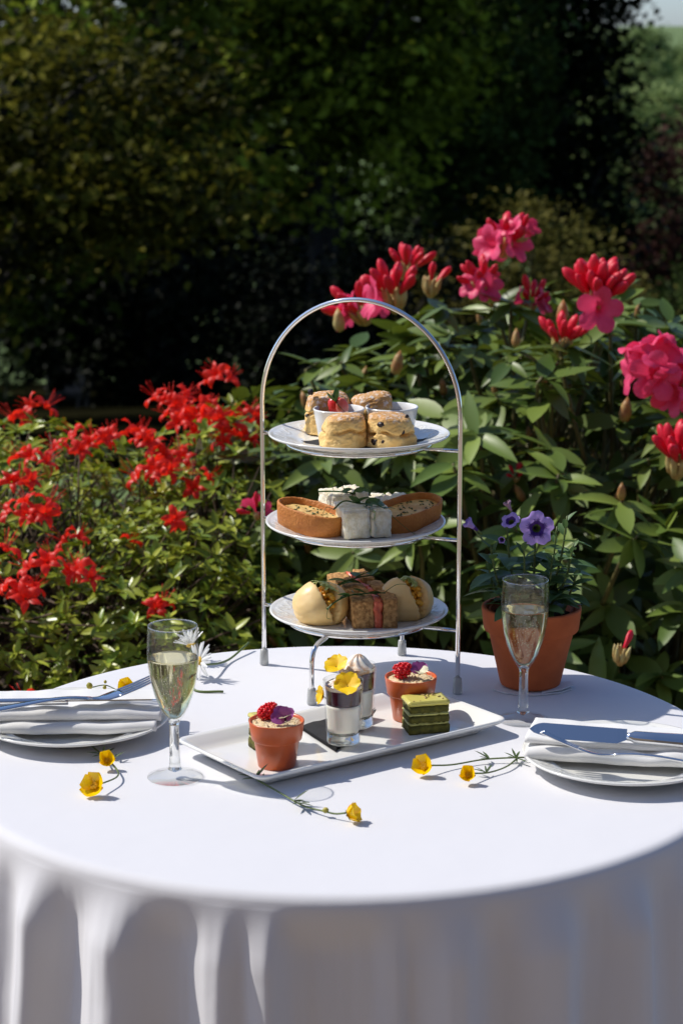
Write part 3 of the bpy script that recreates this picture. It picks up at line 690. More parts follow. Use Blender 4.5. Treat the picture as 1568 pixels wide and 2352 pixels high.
# ---- stand
cs = thing('cake_stand', 'three tier chrome wire cake stand with an arched handle', 'cake stand', (SC[0], SC[1], T), math.atan2(-.121, .228))
PX = .129
arch = [(-PX, 0, .006)]+[(-PX, 0, z) for z in np.linspace(.05, .32, 8)]+[(PX*math.cos(a), 0, .322+.129*math.sin(a)) for a in np.linspace(math.pi, 0, 41)]+[(PX, 0, z) for z in np.linspace(.32, .05, 8)]+[(PX, 0, .006)]
obj('arch_frame', tube(arch, .0028, 14), 'chrome', cs)
cap = lathe([(0, 0), (.0050, 0), (.0056, .001), (.0052, .013), (.0046, .0185), (.0030, .0195), (0, .0195)], 20)
for q in ((-PX, 0), (PX, 0), (0, -.1155), (0, .1155)): obj('foot_cap', cap, 'rubber', cs, X=TR(q[0], q[1], .0004))
for k in range(3):
    z = ZT[k]-T+.0052
    obj('plate_ring', tube([(.083*math.cos(a), .083*math.sin(a), z) for a in np.linspace(0, 2*math.pi, 73)[:-1]], .0024, 10, closed=True), 'chrome', cs)
    for s in (-1, 1): obj('support_arm', tube([(s*.0825, 0, z), (s*(PX+.001), 0, z+.0015)], .0022, 10), 'chrome', cs)
zz = ZT[2]-T+.003
for s in (-1, 1):
    obj('leg', tube(bez([(0, s*.081, zz-.001), (0, s*.104, zz-.005), (0, s*.1135, zz-.016), (0, s*.1155, zz-.034), (0, s*.1155, .004)], 8), .0028, 12), 'chrome', cs)

# ================================================================== top tier: scones, ramekins
z1 = ZT[0]+.0068
def scone(seed, r=.0265, h=.048, lean=0., crack=.5):
    nz, na = 64, 110; rings = []
    for j in range(nz):
        t = j/(nz-1)
        if t < .12: q = t/.12; rr_, z = r*1.06*q, .0
        elif t < .66: q = (t-.12)/.54; rr_, z = r*(1.08-.16*q+.03*math.sin(q*3.1)), h*.80*q
        else: q = (t-.66)/.34; rr_, z = r*.92*math.cos(q*math.pi/2)**.62, h*(.80+.20*math.sin(q*math.pi/2)**.9)
        rg = []
        for i in range(na):
            a = 2*math.pi*i/na; p = Vector((math.cos(a)*rr_, math.sin(a)*rr_, z))
            n1 = noise.noise(p*45+Vector((seed, 0, 0))); n2 = noise.noise(p*140+Vector((0, seed, 0))); n3 = noise.noise(p*420+Vector((seed, seed, 0)))
            k = 1+.13*n1*min(1, z/.01)+.05*n2+.03*n3
            zc = h*(crack+.16*noise.noise(Vector((math.cos(a)*1.4, math.sin(a)*1.4, seed))))
            ck = math.exp(-((z-zc)/(.0013+.0022*abs(n2)))**2)*max(0, .55+1.5*noise.noise(Vector((math.cos(a)*1.9, math.sin(a)*1.9, seed+9))))
            k -= .34*ck
            zt = z+(lean*p.x+.05*h*n1)*(z/h)
            rg.append((p.x*k, p.y*k, max(0, zt)+.0006*n3*(1 if z > .002 else 0)))
        rings.append(rg)
    return loft(rings, (False, True))
def sugar(base):
    m = bpy.data.materials[base].copy(); nt = m.node_tree; b = nt.nodes['Principled BSDF']; src = b.inputs['Base Color'].links[0].from_socket
    tc = nn(nt, 'ShaderNodeTexCoord'); sp = nn(nt, 'ShaderNodeSeparateXYZ'); nt.links.new(tc.outputs['Object'], sp.inputs[0])
    no = nn(nt, 'ShaderNodeTexNoise'); no.inputs['Scale'].default_value = 190; no.inputs['Detail'].default_value = 4; nt.links.new(tc.outputs['Object'], no.inputs['Vector'])
    hgt = nn(nt, 'ShaderNodeMapRange'); hgt.inputs[1].default_value = .0275; hgt.inputs[2].default_value = .0345; nt.links.new(sp.outputs[2], hgt.inputs[0])
    r2 = nn(nt, 'ShaderNodeMapRange'); r2.inputs[1].default_value = .50; r2.inputs[2].default_value = .74; nt.links.new(no.outputs['Fac'], r2.inputs[0])
    br = nn(nt, 'ShaderNodeMix', data_type='RGBA'); br.inputs[7].default_value = (.50, .22, .06, 1); nt.links.new(src, br.inputs[6])
    q = nn(nt, 'ShaderNodeMath', operation='MULTIPLY'); q.inputs[1].default_value = .75; nt.links.new(hgt.outputs[0], q.inputs[0]); nt.links.new(q.outputs[0], br.inputs[0])
    mu = nn(nt, 'ShaderNodeMath', operation='MULTIPLY'); nt.links.new(hgt.outputs[0], mu.inputs[0]); nt.links.new(r2.outputs[0], mu.inputs[1])
    mx = nn(nt, 'ShaderNodeMix', data_type='RGBA'); mx.inputs[7].default_value = (.82, .80, .76, 1); nt.links.new(br.outputs[2], mx.inputs[6]); nt.links.new(mu.outputs[0], mx.inputs[0])
    nt.links.new(mx.outputs[2], b.inputs['Base Color']); M['scone_top'] = m
sugar('scone')
def mk_scone(lab, x, y, seed, r=.0265, h=.047, lean=0., rais=(), rz=0, crack=.5):
    o = thing('scone', lab, 'scone', (x, y, z1+.0012), rz, 'scones on the top tier')
    obj('scone_body', scone(seed, r, h, lean, crack), 'scone_top', o)
    for k, (a, z, s) in enumerate(rais):
        obj('raisin', blob(2, (.0042*s, .0028*s, .0032*s), .45, 2.2, k+seed), 'raisin', o, X=TR(r*.93*math.cos(R(a)), r*.93*math.sin(R(a)), z, 0, 0, a+90))
    return o
mk_scone('plain scone with a cracked side in front of the strawberry ramekin', -.0005, .232, 3.2, .0255, .0355, .05)
mk_scone('raisin scone with dark fruit in its side, in front of the jam ramekin', .0535, .234, 8.1, .0270, .0365, -.10, [(-118, .027, 1.2), (-60, .019, .9), (-110, .008, 1.1), (-92, .006, 1.3), (-137, .007, 1.6), (-45, .036, .7), (-70, .011, .7)], crack=.42)
mk_scone('raisin scone standing behind the strawberry ramekin', -.0185, .318, 5.5, .027, .0475, .03, [(200, .012, 1.2), (215, .05, 1.1), (190, .02, .8)])
mk_scone('sugar dusted scone leaning behind the jam ramekin', .0325, .322, 12.3, .026, .0465, .18)
RAM = lathe([(0, .002), (.021, .002), (.022, 0), (.0235, .0005), (.025, .003), (.0288, .0245), (.0305, .0345), (.0312, .0360), (.0303, .0374), (.029, .0366), (.0275, .029), (.0245, .010), (.021, .006), (0, .0055)], 72)
for lab, x, y, s in (('white ramekin of clotted cream with a strawberry half stuck in it', -.006, .281, .97), ('white ramekin of dark jam beside the cream ramekin', .0555, .287, 1.0)):
    o = thing('ramekin', lab, 'ramekin', (x, y, z1), group='ramekins on the top tier'); o.scale = (s, s, s)
    obj('bowl', RAM, 'ramekin', o)
    if 'cream' in lab[:26]: obj('clotted_cream', X(blob(4, (.0272, .0272, .011), .25, 2.4, 2), TR(0, 0, .0275)), 'cream', o)
    else: obj('jam', J(lathe([(.0275, .0285), (.024, .0292), (.012, .0295), (0, .0298)], 48)), 'jam', o)
# strawberry half
sb = thing('strawberry_half', 'halved strawberry with green leaves standing in the clotted cream', 'strawberry', (-.0085, .268, z1+.0400), rot=(R(-18), R(8), R(20)))
sv = lathe([(0, -.013), (.0045, -.0115), (.0085, -.006), (.0108, .001), (.0105, .006), (.008, .0095), (.003, .0108), (0, .0105)], 32)
flesh = [(x, min(y, 0.) if x < 0 else y, z) for x, y, z in sv[0]]
obj('fruit', X((sv[0], sv[1]), TR(0, 0, 0, 0, 0, 0, (1, .75, 1))), 'strawb', sb)
obj('cut_face', X(blob(3, (.0085, .0026, .0105), .05, 3), TR(.0045, -.0062, -.001, 0, 0, 12)), 'strawb_flesh', sb)
cl = []
for k in range(6):
    lf = X(leaf_t(.42, 5, 7, .05, -.25), TR(0, 0, 0, 0, 0, 0, .0165)); a = [200, 255, 290, 150, 330, 80][k]; pt = [20, 78, 60, 50, -60, 40][k]
    cl.append(X(lf, Matrix.Translation((-.005, -.0085, .0040)) @ Matrix.Rotation(R(a-90), 4, 'Z') @ Matrix.Rotation(R(pt), 4, 'X')))
obj('calyx', J(*cl), 'calyx', sb)
def plz(r):                                    # height of the plate's upper surface over its well
    return 0 if r < .067 else (r-.067)*.26
def dia(u, v):
    a, b = (u-.5)*.104, (v-.5)*.104; x, y = (a-b)*.7071, (a+b)*.7071; r = math.hypot(x, y)
    return (x, y*.82, plz(r)+.0006+.004*max(0, x-.05)/.03+.0004*noise.noise(Vector((x*90, y*90, 0))))
bn1 = obj('black_napkin', grid(25, 25, dia), 'black_paper'); bn1.location = (SC[0]+.006, SC[1]-.006, z1)
tag(bn1, 'black paper napkin under the scones and ramekins', 'napkin')

# ================================================================== middle tier: quiches and white sandwiches
z2 = ZT[1]+.0068
def oval(a, b, z, n=56):
    f = lambda q: math.copysign(abs(q)**.86, q)
    return [(a*f(math.cos(2*math.pi*i/n)), b*f(math.sin(2*math.pi*i/n)), z) for i in range(n)]
def quiche(lab, x, y, rz, rx, ry, seed):
    o = thing('quiche', lab, 'quiche', (x, y, z2+.0012), rot=(R(rx), R(ry), R(rz)), group='quiches on the middle tier')
    a, b, h = .0460, .0270, .027
    rg = []
    for da, z in ((-.0045, 0), (-.0030, .0006), (-.0012, h*.45), (0, h-.0012), (-.0006, h), (-.0022, h+.0001), (-.0032, h-.0015), (-.0048, h*.45), (-.0060, .006)):
        ring = oval(a+da, b+da, z)
        rg.append([(p[0]+.0006*noise.noise(Vector(p)*220+Vector((seed, 0, 0))), p[1]+.0006*noise.noise(Vector(p)*220+Vector((0, seed, 0))), p[2]+(.0008*noise.noise(Vector(p)*160) if z > .01 else 0)) for p in ring])
    obj('crust', loft(rg, (True, True)), 'crust', o)
    V = [(0, 0, .0205)]; F = []; n = 56
    for k in range(1, 9):
        q = k/8
        V += [(x_*q, y_*q, .0205+.0012*noise.noise(Vector((x_*q*120, y_*q*120, seed)))-.004*max(0, .6*noise.noise(Vector((x_*q*30, y_*q*30, seed+4)))) + (-.001 if k == 8 else 0)) for x_, y_, _ in oval(a-.0045, b-.0045, 0)]
    for i in range(n): F.append((0, 1+i, 1+(i+1) % n))
    for k in range(7):
        for i in range(n): F.append((1+k*n+i, 1+(k+1)*n+i, 1+(k+1)*n+(i+1) % n, 1+k*n+(i+1) % n))
    f = obj('filling', (V, F), 'quiche', o)
    r = random.Random(seed)
    for k in range(46):
        t = r.random()*6.28; q = math.sqrt(r.random())*.88
        obj('herb', CH[k % 3], 'chive', f, X=TR((a-.005)*q*math.cos(t), (b-.005)*q*math.sin(t), .0208, r.uniform(-20, 20), r.uniform(-20, 20), r.uniform(0, 360)))
CH = [blob(1, (.0022, .0009, .0007), .4, 2, k) for k in range(3)]
quiche('plain oval quiche in a brown crust, deep pastry wall turned outward', -.040, .252, -40, 0, 7, 1)
quiche('oval quiche showing a pale top full of chopped green herbs', .0745, .272, 36, 9, -8, 2)
def sandwich(name, lab, loc, rot, bread, fill, L_=.056, w=.047, h=.034, grp='', cat='sandwich', gap=.010, green=False, seed=0, asym=.2):
    o = thing(name, lab, cat, loc, rot=tuple(R(q) for q in rot), group=grp)
    wb0 = (w-gap)/2
    for s in (-1, 1):
        wb = wb0*(1-s*asym)
        obj('bread_slice', nbox(wb, L_+.0008*s, h+.0009*s*(1 if seed % 2 else -1), 18, .0013, 300, .0007, seed+s), bread, o, X=TR(s*(gap/2+wb/2)+wb0*asym, .0008*math.sin(seed*3+s), 0, 0, s*1.6, 2.2*math.sin(seed*2.3+s)))
    f = obj('filling', nbox(gap+.0014, L_+.0006, h-.0016, 16, .0030, 200, .0012, seed+5), fill, o, X=TR(wb0*asym, 0, .0003))
    if green:
        for k in range(4): obj('cucumber_slice', nbox(.0016, .006, .007+.002*(k % 2), 5, .0006, 300, .0006, k), 'cucumber', o, X=TR(wb0*asym-.0016+.0012*k, -L_/2+.0030, .003+.0065*k, rz=4*k, rx=3*k-6))
        for k in range(9): obj('herb', CH[k % 3], 'chive', o, X=TR(wb0*asym-.002+rnd.uniform(0, .004), rnd.uniform(-L_/2+.002, L_/2-.01), h-.0015, 0, 70))
    return o
g = 'white bread sandwiches on the middle tier'
sandwich('finger_sandwich', 'white bread finger sandwich with cucumber and herbs, cut end showing', (.0215, .243, z2), (0, 0, 12), 'white_bread', 'cream', .062, .055, .0315, g, gap=.0045, green=True, seed=2)
sandwich('finger_sandwich', 'white bread sandwich directly behind the cucumber sandwich', (.000, .314, z2+.0008), (0, 0, 20), 'white_bread', 'cream', .050, .044, .034, g, gap=.005, green=True, seed=7)
sandwich('finger_sandwich', 'white bread sandwich lying between the two quiches, mostly hidden', (.046, .322, z2), (0, 0, -15), 'white_bread', 'cream', .045, .046, .026, g, seed=9)
# ---- pea shoots
PLF = leaf_t(.62, 5, 6, .06, .15)
def shoot(lab, pts, lv, tend, size=.016):
    o = thing('pea_shoot', lab, 'garnish', pts[0], group='pea shoots on the sandwiches'); b = Vector(pts[0])
    path = bez([Vector(p)-b for p in pts], 8)
    obj('stem', tube(path, [.0011-.0004*k/len(path) for k in range(len(path))], 6), 'pea', o)
    r = random.Random(len(lab))
    for t, ang, s in lv:
        p = path[int(t*(len(path)-1))]
        obj('leaf', PLF, 'pea', o, X=Matrix.Translation(p) @ Matrix.Rotation(R(ang), 4, 'Z') @ Matrix.Rotation(R(r.uniform(-5, 35)), 4, 'X') @ Matrix.Rotation(R(r.uniform(-40, 40)), 4, 'Y') @ Matrix.Scale(size*s, 4))
    for tp in tend: obj('tendril', tube(bez([Vector(p)-b for p in tp], 6), .00035, 5), 'pea', o)
h2 = z2+.0325
shoot('pea shoot with curled tendrils on top of the cucumber sandwich', [(-.012, .232, h2-.003), (.000, .236, h2+.006), (.018, .236, h2+.003), (.036, .238, h2+.002), (.048, .235, h2-.004)],
      [(.45, -100, 1.0), (.5, 60, .9), (.6, -60, 1.1), (.62, 200, 1), (.8, -30, 1.), (.84, 100, .8), (.95, -60, .9)],
      [[(-.012, .232, h2-.003), (-.020, .226, h2+.001), (-.024, .222, h2-.006), (-.018, .224, h2-.008)], [(.045, .235, h2-.002), (.062, .228, h2-.016), (.078, .222, h2-.028), (.088, .214, h2-.030)]], .019)
h3 = z2+.0365
shoot('pea shoot lying over the white sandwich behind the cucumber sandwich', [(-.030, .305, h3-.001), (-.008, .300, h3+.000), (.014, .297, h3-.002), (.032, .300, h3-.005)],
      [(.45, -110, .8), (.65, -70, 1), (.72, 80, .9), (.9, -40, 1.1), (.97, 30, 1.)], [[(-.012, .300, h3), (-.014, .304, h3+.010), (-.004, .31, h3+.012), (.002, .31, h3+.004)]], .017)

# ================================================================== bottom tier: buns and brown sandwiches
z3 = ZT[2]+.0068
def bun(lab, x, y, rz, cl_dir, seed, d=(.0325, .0300, .0275)):
    o = thing('filled_bun', lab, 'bun', (x, y, z3), R(rz), 'filled buns on the bottom tier')
    V, F = ico(5); out = []; nrm = Vector((math.cos(R(cl_dir)), math.sin(R(cl_dir)), .12)).normalized(); oth = Vector((-nrm.y, nrm.x, 0)).normalized(); cols = []
    for v in V:
        p = Vector((v[0]*d[0], v[1]*d[1], v[2]*d[2]))
        p *= 1+.07*noise.noise(Vector(v)*1.3+Vector((seed, 0, 0)))+.012*noise.noise(Vector(v)*5+Vector((seed, 0, 0)))
        crease = math.exp(-((v[2]+.28+.12*noise.noise(Vector((v[0]*2, v[1]*2, seed))))/.05)**2); p *= 1-.02*crease
        q = p.dot(nrm)-.004; wid = .0095*max(.0, min(1., (v[2]+.75)/1.25)); ragged = .0016*noise.noise(p*260)
        along = p.dot(oth)
        if wid > .0008 and v[2] > -.72:
            cut = max(0., 1-(abs(q)+ragged)/(wid+.0004))
            dep = .030*min(1, cut*3.)*max(.0, min(1., (v[2]+.72)/.5))
            c = Vector((0, 0, -d[2]*.45)); p = p+(c-p).normalized()*dep
        z = p.z; p.z = max(z, -d[2]*.72)+d[2]*.72
        out.append(tuple(p))
    obj('bread', (out, F), 'bun', o)
    r = random.Random(seed); parts = []
    for k in range(46):
        a = r.uniform(-.95, .95); ht = math.sqrt(1-a*a*.9)
        parts.append(X(blob(1, (.0042, .0042, .0038), .35, 2, k), Matrix.Translation(nrm*r.uniform(-.0005, .0075)+oth*a*d[1]*.82+Vector((0, 0, d[2]*.72+d[2]*ht*r.uniform(.15, .80)-.002)))))
    obj('egg_filling', J(*parts), 'egg', o)
    for k in range(20):
        a = r.uniform(-.75, .55); b = nrm*.004+oth*a*d[1]*.8+Vector((0, 0, d[2]*(.72+.80*math.sqrt(1-a*a*.8))))
        e = b+Vector((r.uniform(-.012, .012), r.uniform(-.012, .012), r.uniform(-.004, .004)))
        w = r.uniform(.0010, .0020); pth = bez([b-(e-b)*.4, b+Vector((0, 0, .0035)), e], 4); sd = (e-b).cross(Vector((0, 0, 1))).normalized()*w
        vv = [tuple(p+s*sd) for p in pth for s in (-1, 1)]; obj('lettuce_shred', (vv, [(2*i, 2*i+1, 2*i+3, 2*i+2) for i in range(len(pth)-1)]), 'lettuce', o)
bun('pale soft bun with a narrow split of egg filling, above the bent leg', -.0275, .242, 0, 28, 1.3, (.0330, .0295, .0285))
bun('soft bun split wide over egg, shaded by the brown sandwiches', .0730, .262, 0, 30, 4.4, (.0320, .0300, .0290))
g = 'brown bread salmon sandwiches on the bottom tier'
sandwich('salmon_sandwich', 'brown bread sandwich with a thick salmon stripe facing out, first of the row', (.0335, .231, z3), (0, 0, 6), 'brown_bread', 'salmon', .042, .050, .034, g, gap=.0080, seed=3)
sandwich('salmon_sandwich', 'brown bread salmon sandwich in the middle of the row, under the pea shoots', (.0235, .273, z3+.0005), (0, 1, 14), 'brown_bread', 'salmon', .040, .048, .0345, g, gap=.006, seed=13)
sandwich('salmon_sandwich', 'brown bread salmon sandwich at the back of the row, standing highest', (.0075, .314, z3+.0025), (4, 0, 20), 'brown_bread', 'salmon', .036, .046, .036, g, gap=.007, seed=23)
h4 = z3+.0365
shoot('pea shoot draped over the first brown sandwich', [(-.020, .212, h4-.014), (-.010, .216, h4-.006), (.006, .222, h4+.000), (.028, .228, h4+.001), (.048, .230, h4+.001)],
      [(.35, -60, .8), (.5, 120, 1.), (.55, -90, .9), (.72, 60, 1), (.8, -120, .9), (.95, 80, .9), (.6, 170, 1.1)], [[(-.010, .216, h4-.006), (-.018, .208, h4-.012), (-.020, .206, h4-.022), (-.016, .206, h4-.024)], [(.046, .23, h4+.001), (.060, .232, h4+.010), (.072, .232, h4+.011)]], .0175)
h5 = z3+.0415
shoot('pea shoot with broad leaves between the middle and the back brown sandwich', [(-.016, .27, h5-.012), (.000, .275, h5-.002), (.018, .281, h5+.002), (.036, .285, h5+.004)],
      [(.15, -110, 1.2), (.35, -70, 1.1), (.4, 80, 1.2), (.6, -100, 1.2), (.7, 30, 1.1), (.95, -40, .8), (.97, 40, .7)], [[(.034, .285, h5+.004), (.046, .285, h5+.0), (.056, .285, h5-.008)]], .019)

# ================================================================== the serving tray and its desserts
ty = thing('serving_tray', 'long white rectangular porcelain tray carrying the small desserts', 'tray', (.0, .013, T+.0006), R(36.5))
prof = [(.030, .001), (.028, 0), (.024, 0), (.021, .003), (.010, .0095), (.0012, .0150), (0, .0168), (.0006, .0182), (.0022, .0186), (.0060, .0166), (.0150, .0105), (.0205, .0066), (.026, .0055), (.05, .0053)]
obj('tray_body', loft([rrect(.165-i, .080-i, max(.0035, .013-i*.35), z, 7) for i, z in prof], (True, True)), 'tray', ty)
zt = T+.0061
NQ = [(-.009, -.031), (.036, .088), (-.006, .118), (-.049, .050)]
def bnq(k, ins, z0):
    def f(u, v):
        a = [NQ[0][i]*(1-u)*(1-v)+NQ[1][i]*u*(1-v)+NQ[2][i]*u*v+NQ[3][i]*(1-u)*v for i in (0, 1)]
        a = [a[0]*(1-ins)-.007*ins, a[1]*(1-ins)+.05*ins]
        return (a[0], a[1]-.03, z0+.0006*noise.noise(Vector((a[0]*80, a[1]*80, k)))+.010*max(0, u-v-.75)/.25)
    return f
b2 = thing('black_napkin', 'black paper napkin folded under the two layered dessert glasses', 'napkin', (0, .03, zt))
for k in range(3): obj('fold', grid(25, 25, bnq(k, .02*k, .0010+.0011*k)), 'black_paper', b2)
zs = zt+.0045
POT = lathe([(0, .0), (.0185, 0), (.0195, .0006), (.0235, .0275), (.0238, .0285), (.0255, .0290), (.0262, .0300), (.0288, .0480), (.0286, .0490), (.0272, .0488), (.0265, .047), (.0255, .043), (0, .043)], 72)
def drupe(seed):
    r = random.Random(seed); parts = [blob(2, (.0066, .0066, .0105), .05, 2)]
    for k in range(64):
        t = (k+.5)/64; zc = math.cos(t*2.6); s = math.sin(t*2.6)**.8*.0074*(1-.18*zc)+.0006; a = k*2.39996
        parts.append(X(ico(1), TR(s*math.cos(a), s*math.sin(a), zc*.0105, 0, 0, 0, .00185)))
    return J(*parts)
RAS = drupe(1)
PETAL = grid(7, 7, lambda u, v: ((u-.5)*(.95*math.sin(math.pi*min(1, v*.88+.06))**.6+.04), v, .12*math.sin(v*2.4)+.10*((u-.5)*2)**2*v-.04*math.cos(u*9)*v*v))
def pansy(name, lab, loc, d, size, mats, grp, roll=0, cat='flower'):
    o = thing(name, lab, cat, loc, group=grp); o.matrix_basis = aim(loc, d, roll)
    for k, (a, s, w, mt, tl) in enumerate(mats):
        obj('petal', PETAL, mt, o, X=Matrix.Rotation(R(a-90), 4, 'Z') @ Matrix.Translation((0, 0, .0003*k)) @ Matrix.Rotation(R(tl), 4, 'X') @ Matrix.Diagonal((size*s*w, size*s, size*s, 1)))
    obj('flower_eye', J(*[X(blob(1, (.0005, .0022, .00035), 0, 1), Matrix.Rotation(R(a), 4, 'Z') @ Matrix.Translation((0, .0028, .0012+.0006*0))) for a in (-130, -160, 180, 160, 130)], X(ico(1), TR(0, 0, .0008, s=.0011))), 'pansy_d', o)
    return o
Y5 = [(60, 1.0, 1.0, 'pansy_y', 14), (120, 1.0, 1.0, 'pansy_y', 10), (5, .9, 1.05, 'pansy_y', 16), (175, .9, 1.05, 'pansy_y', 8), (270, .95, 1.25, 'pansy_y', 20)]
V5 = [(60, 1.0, 1.0, 'viola_p', 25), (120, 1.0, 1.0, 'viola_p', 10), (5, .9, 1.05, 'viola_w', 30), (175, .9, 1.05, 'viola_p', 8), (270, .95, 1.2, 'viola_w', 35)]
V6 = [(60, 1.0, 1.1, 'viola_p', 45), (120, 1.1, 1.0, 'viola_p', 25), (5, 1., 1.05, 'viola_p', 30), (175, 1.1, 1.1, 'viola_p', 12), (270, .8, 1.2, 'viola_w', 60)]
def potdes(lab, x, y, seed):
    o = thing('mousse_pot', lab, 'dessert', (x, y, zt), group='flowerpot shaped mousse cups')
    obj('pot', POT, 'choc_pot', o)
    n = 60; V = [(0, 0, .0485)]; F = []
    for k in range(1, 15):
        q = .0262*k/14; V += [(q*math.cos(2*math.pi*i/n), q*math.sin(2*math.pi*i/n), .0478-.0028*(k/14)**6+.0016*noise.noise(Vector((q*math.cos(2*math.pi*i/n)*330, q*math.sin(2*math.pi*i/n)*330, seed)))+.0012*noise.noise(Vector((q*math.cos(2*math.pi*i/n)*100, q*math.sin(2*math.pi*i/n)*100, seed)))) for i in range(n)]
    for i in range(n): F.append((0, 1+i, 1+(i+1) % n))
    for k in range(13):
        for i in range(n): F.append((1+k*n+i, 1+(k+1)*n+i, 1+(k+1)*n+(i+1) % n, 1+k*n+(i+1) % n))
    c = obj('crumble', (V, F), 'crumble', o); r = random.Random(seed)
    for k in range(40):
        q = math.sqrt(r.random())*.024; a = r.random()*6.28
        obj('crumb', blob(1, (.0011, .0010, .0008), .5, 3, k % 5), 'crumble', c, X=TR(q*math.cos(a), q*math.sin(a), .0488, r.uniform(0, 90), 0, r.uniform(0, 360), r.uniform(.5, 1.2)))
potdes('terracotta coloured mousse cup with crumble in front of the half hidden green cake', -.070, -.071, 1)
potdes('terracotta coloured mousse cup with crumble behind the free standing green cake', .0735, .088, 2)
for lab, p, d, rl in (('raspberry lying on the mousse cup in front of the half hidden cake', (-.0785, -.066, zt+.0565), (-.92, -.25, -.18), 1), ('raspberry on the mousse cup behind the free standing cake', (.0640, .0830, zt+.0570), (.85, .3, .25), 2)):
    o = thing('raspberry', lab, 'raspberry', p, group='raspberries on the mousse cups'); o.matrix_basis = aim(p, d, rl)
    obj('fruit', RAS, 'raspberry', o)
pansy('viola_flower', 'purple viola crumpled on the mousse cup in front of the half hidden cake', (-.0610, -.080, zt+.0535), (-.1, -.75, .75), .0135, V6, 'purple viola flowers', .4)
pansy('viola_flower', 'purple and cream viola on the mousse cup behind the free standing cake', (.0820, .082, zt+.0550), (.15, -.55, .8), .0125, V5, 'purple viola flowers', -.3)
SG = lathe([(0, 0), (.0165, 0), (.0176, .0008), (.0180, .003), (.0215, .0675), (.0216, .0690), (.0208, .0698), (.0199, .0692), (.0196, .0675), (.0166, .0135), (.0150, .0110), (0, .0105)], 64)
def swirl(seed):
    rings = []; n = 60
    for j in range(30):
        t = j/29; rr_ = .0184*(1-t)**.62*(1-.25*math.sin(t*3.1)*.4); z = .0190*t**1.05
        rings.append([(rr_*(1+.085*math.cos(9*a+t*5.5))*math.cos(a)+.002*t, rr_*(1+.085*math.cos(9*a+t*5.5))*math.sin(a), z+.0006*math.cos(9*a+t*5.5)) for a in [2*math.pi*i/n for i in range(n)]])
    return loft(rings, (True, True))
def shot(lab, x, y, tall, seed):
    o = thing('layered_dessert_glass', lab, 'dessert', (x, y, zs), group='layered dessert glasses')
    obj('glass', SG, 'thin_glass', o); obj('glass_base', lathe([(0, .0004), (.0163, .0004), (.0174, .0012), (.0177, .003), (.0164, .0105), (.0148, .0108), (0, .0104)], 64), 'glass', o)
    def rr_(z): return .0165+(z-.0135)/.054*.003+.00012
    def lay(za, zb, seed, wob=0.):
        n = 64; rows = []
        for k in range(9):
            t = k/8; z = za+(zb-za)*t
            rows.append([(rr_(z)*math.cos(a), rr_(z)*math.sin(a), z+wob*(t**3)*noise.noise(Vector((math.cos(a)*1.6, math.sin(a)*1.6, seed)))) for a in [2*math.pi*i/n for i in range(n)]])
        return loft(rows, (True, True))
    obj('cream_layer', lay(.0140, .0430, 1), 'shot_cream', o)
    obj('berry_layer', lay(.04305, .0640, seed, .0050), 'berry', o)
    obj('meringue', X(J(X(swirl(seed), TR(0, 0, .004)), lathe([(.0198, .0045), (.0192, -.0035), (0, -.0035)], 48)), TR(0, 0, .0635 if tall else .0615, s=(1, 1, 0.75 if tall else .5))), 'meringue', o)
shot('layered dessert glass with a yellow pansy lying across its rim', -.001, -.008, 0, 1)
shot('layered dessert glass with tall toasted meringue behind the pansy topped glass', .0135, .0490, 1, 5)
pansy('pansy_flower', 'yellow pansy on the front layered dessert glass', (.0035, -.0265, zs+.0665), (-.05, -.70, .80), .0165, Y5, 'yellow pansies', .15)
pansy('pansy_flower', 'yellow pansy leaning on the tall toasted meringue', (-.0085, .032, zs+.0705), (-.25, -.55, .90), .0155, Y5, 'yellow pansies', -.25)
p3_ = pansy('pansy_flower', 'yellow pansy drooping behind the dessert glasses over the tray edge', (-.0225, .060, zt+.0350), (-.9, -.35, .2), .0125, Y5, 'yellow pansies', 1.2)
# the drooping pansy hangs on a stem that stands in the napkin
obj('stem', tube(bez([(-.0225, .061, zt+.034), (-.018, .066, zt+.026), (-.016, .068, zt+.004)], 5), .0008, 6), 'stem', p3_, X=p3_.matrix_basis.inverted())

# ---- green layered cakes
def cake(lab, x, y, rz, w, d, seed):
    o = thing('layer_cake_slice', lab, 'cake', (x, y, zt), R(rz), 'green layered cake slices')
    z = 0
    for k, (nm, m, h, dx, amp) in enumerate((('sponge_layer', 'sponge', .0098, .0004, .0013), ('cream_layer', 'matcha_cream', .0026, -.0002, .0006), ('sponge_layer', 'sponge', .0082, 0, .0013), ('cream_layer', 'matcha_cream', .0028, .0002, .0006),
                                             ('sponge_layer', 'sponge', .0084, -.0002, .0013), ('glaze', 'glaze', .0048, .0008, .0003))):
        obj(nm, nbox(w+dx*2, d+dx*2, h+.0002, 14, amp, 420, .0011, seed+k), m, o, X=TR(.0003*math.sin(k*3+seed), 0, z)); z += h
    r = random.Random(seed)
    for k in range(16): obj('nut_crumb', blob(1, (.0013, .0010, .0008), .5, 3, k % 4), 'nut', o, X=TR(r.uniform(-.4, .4)*w*(1 if k % 3 else .3), r.uniform(-.4, .4)*d, z+.0004, 0, 0, r.uniform(0, 360), r.uniform(.6, 1.6)))
cake('green layered cake slice with a pale green glaze, standing free on the tray', .0885, .0475, 14, .045, .030, 2)
cake('green layered cake slice half hidden behind a mousse cup', -.0755, -.012, 24, .045, .030, 6)

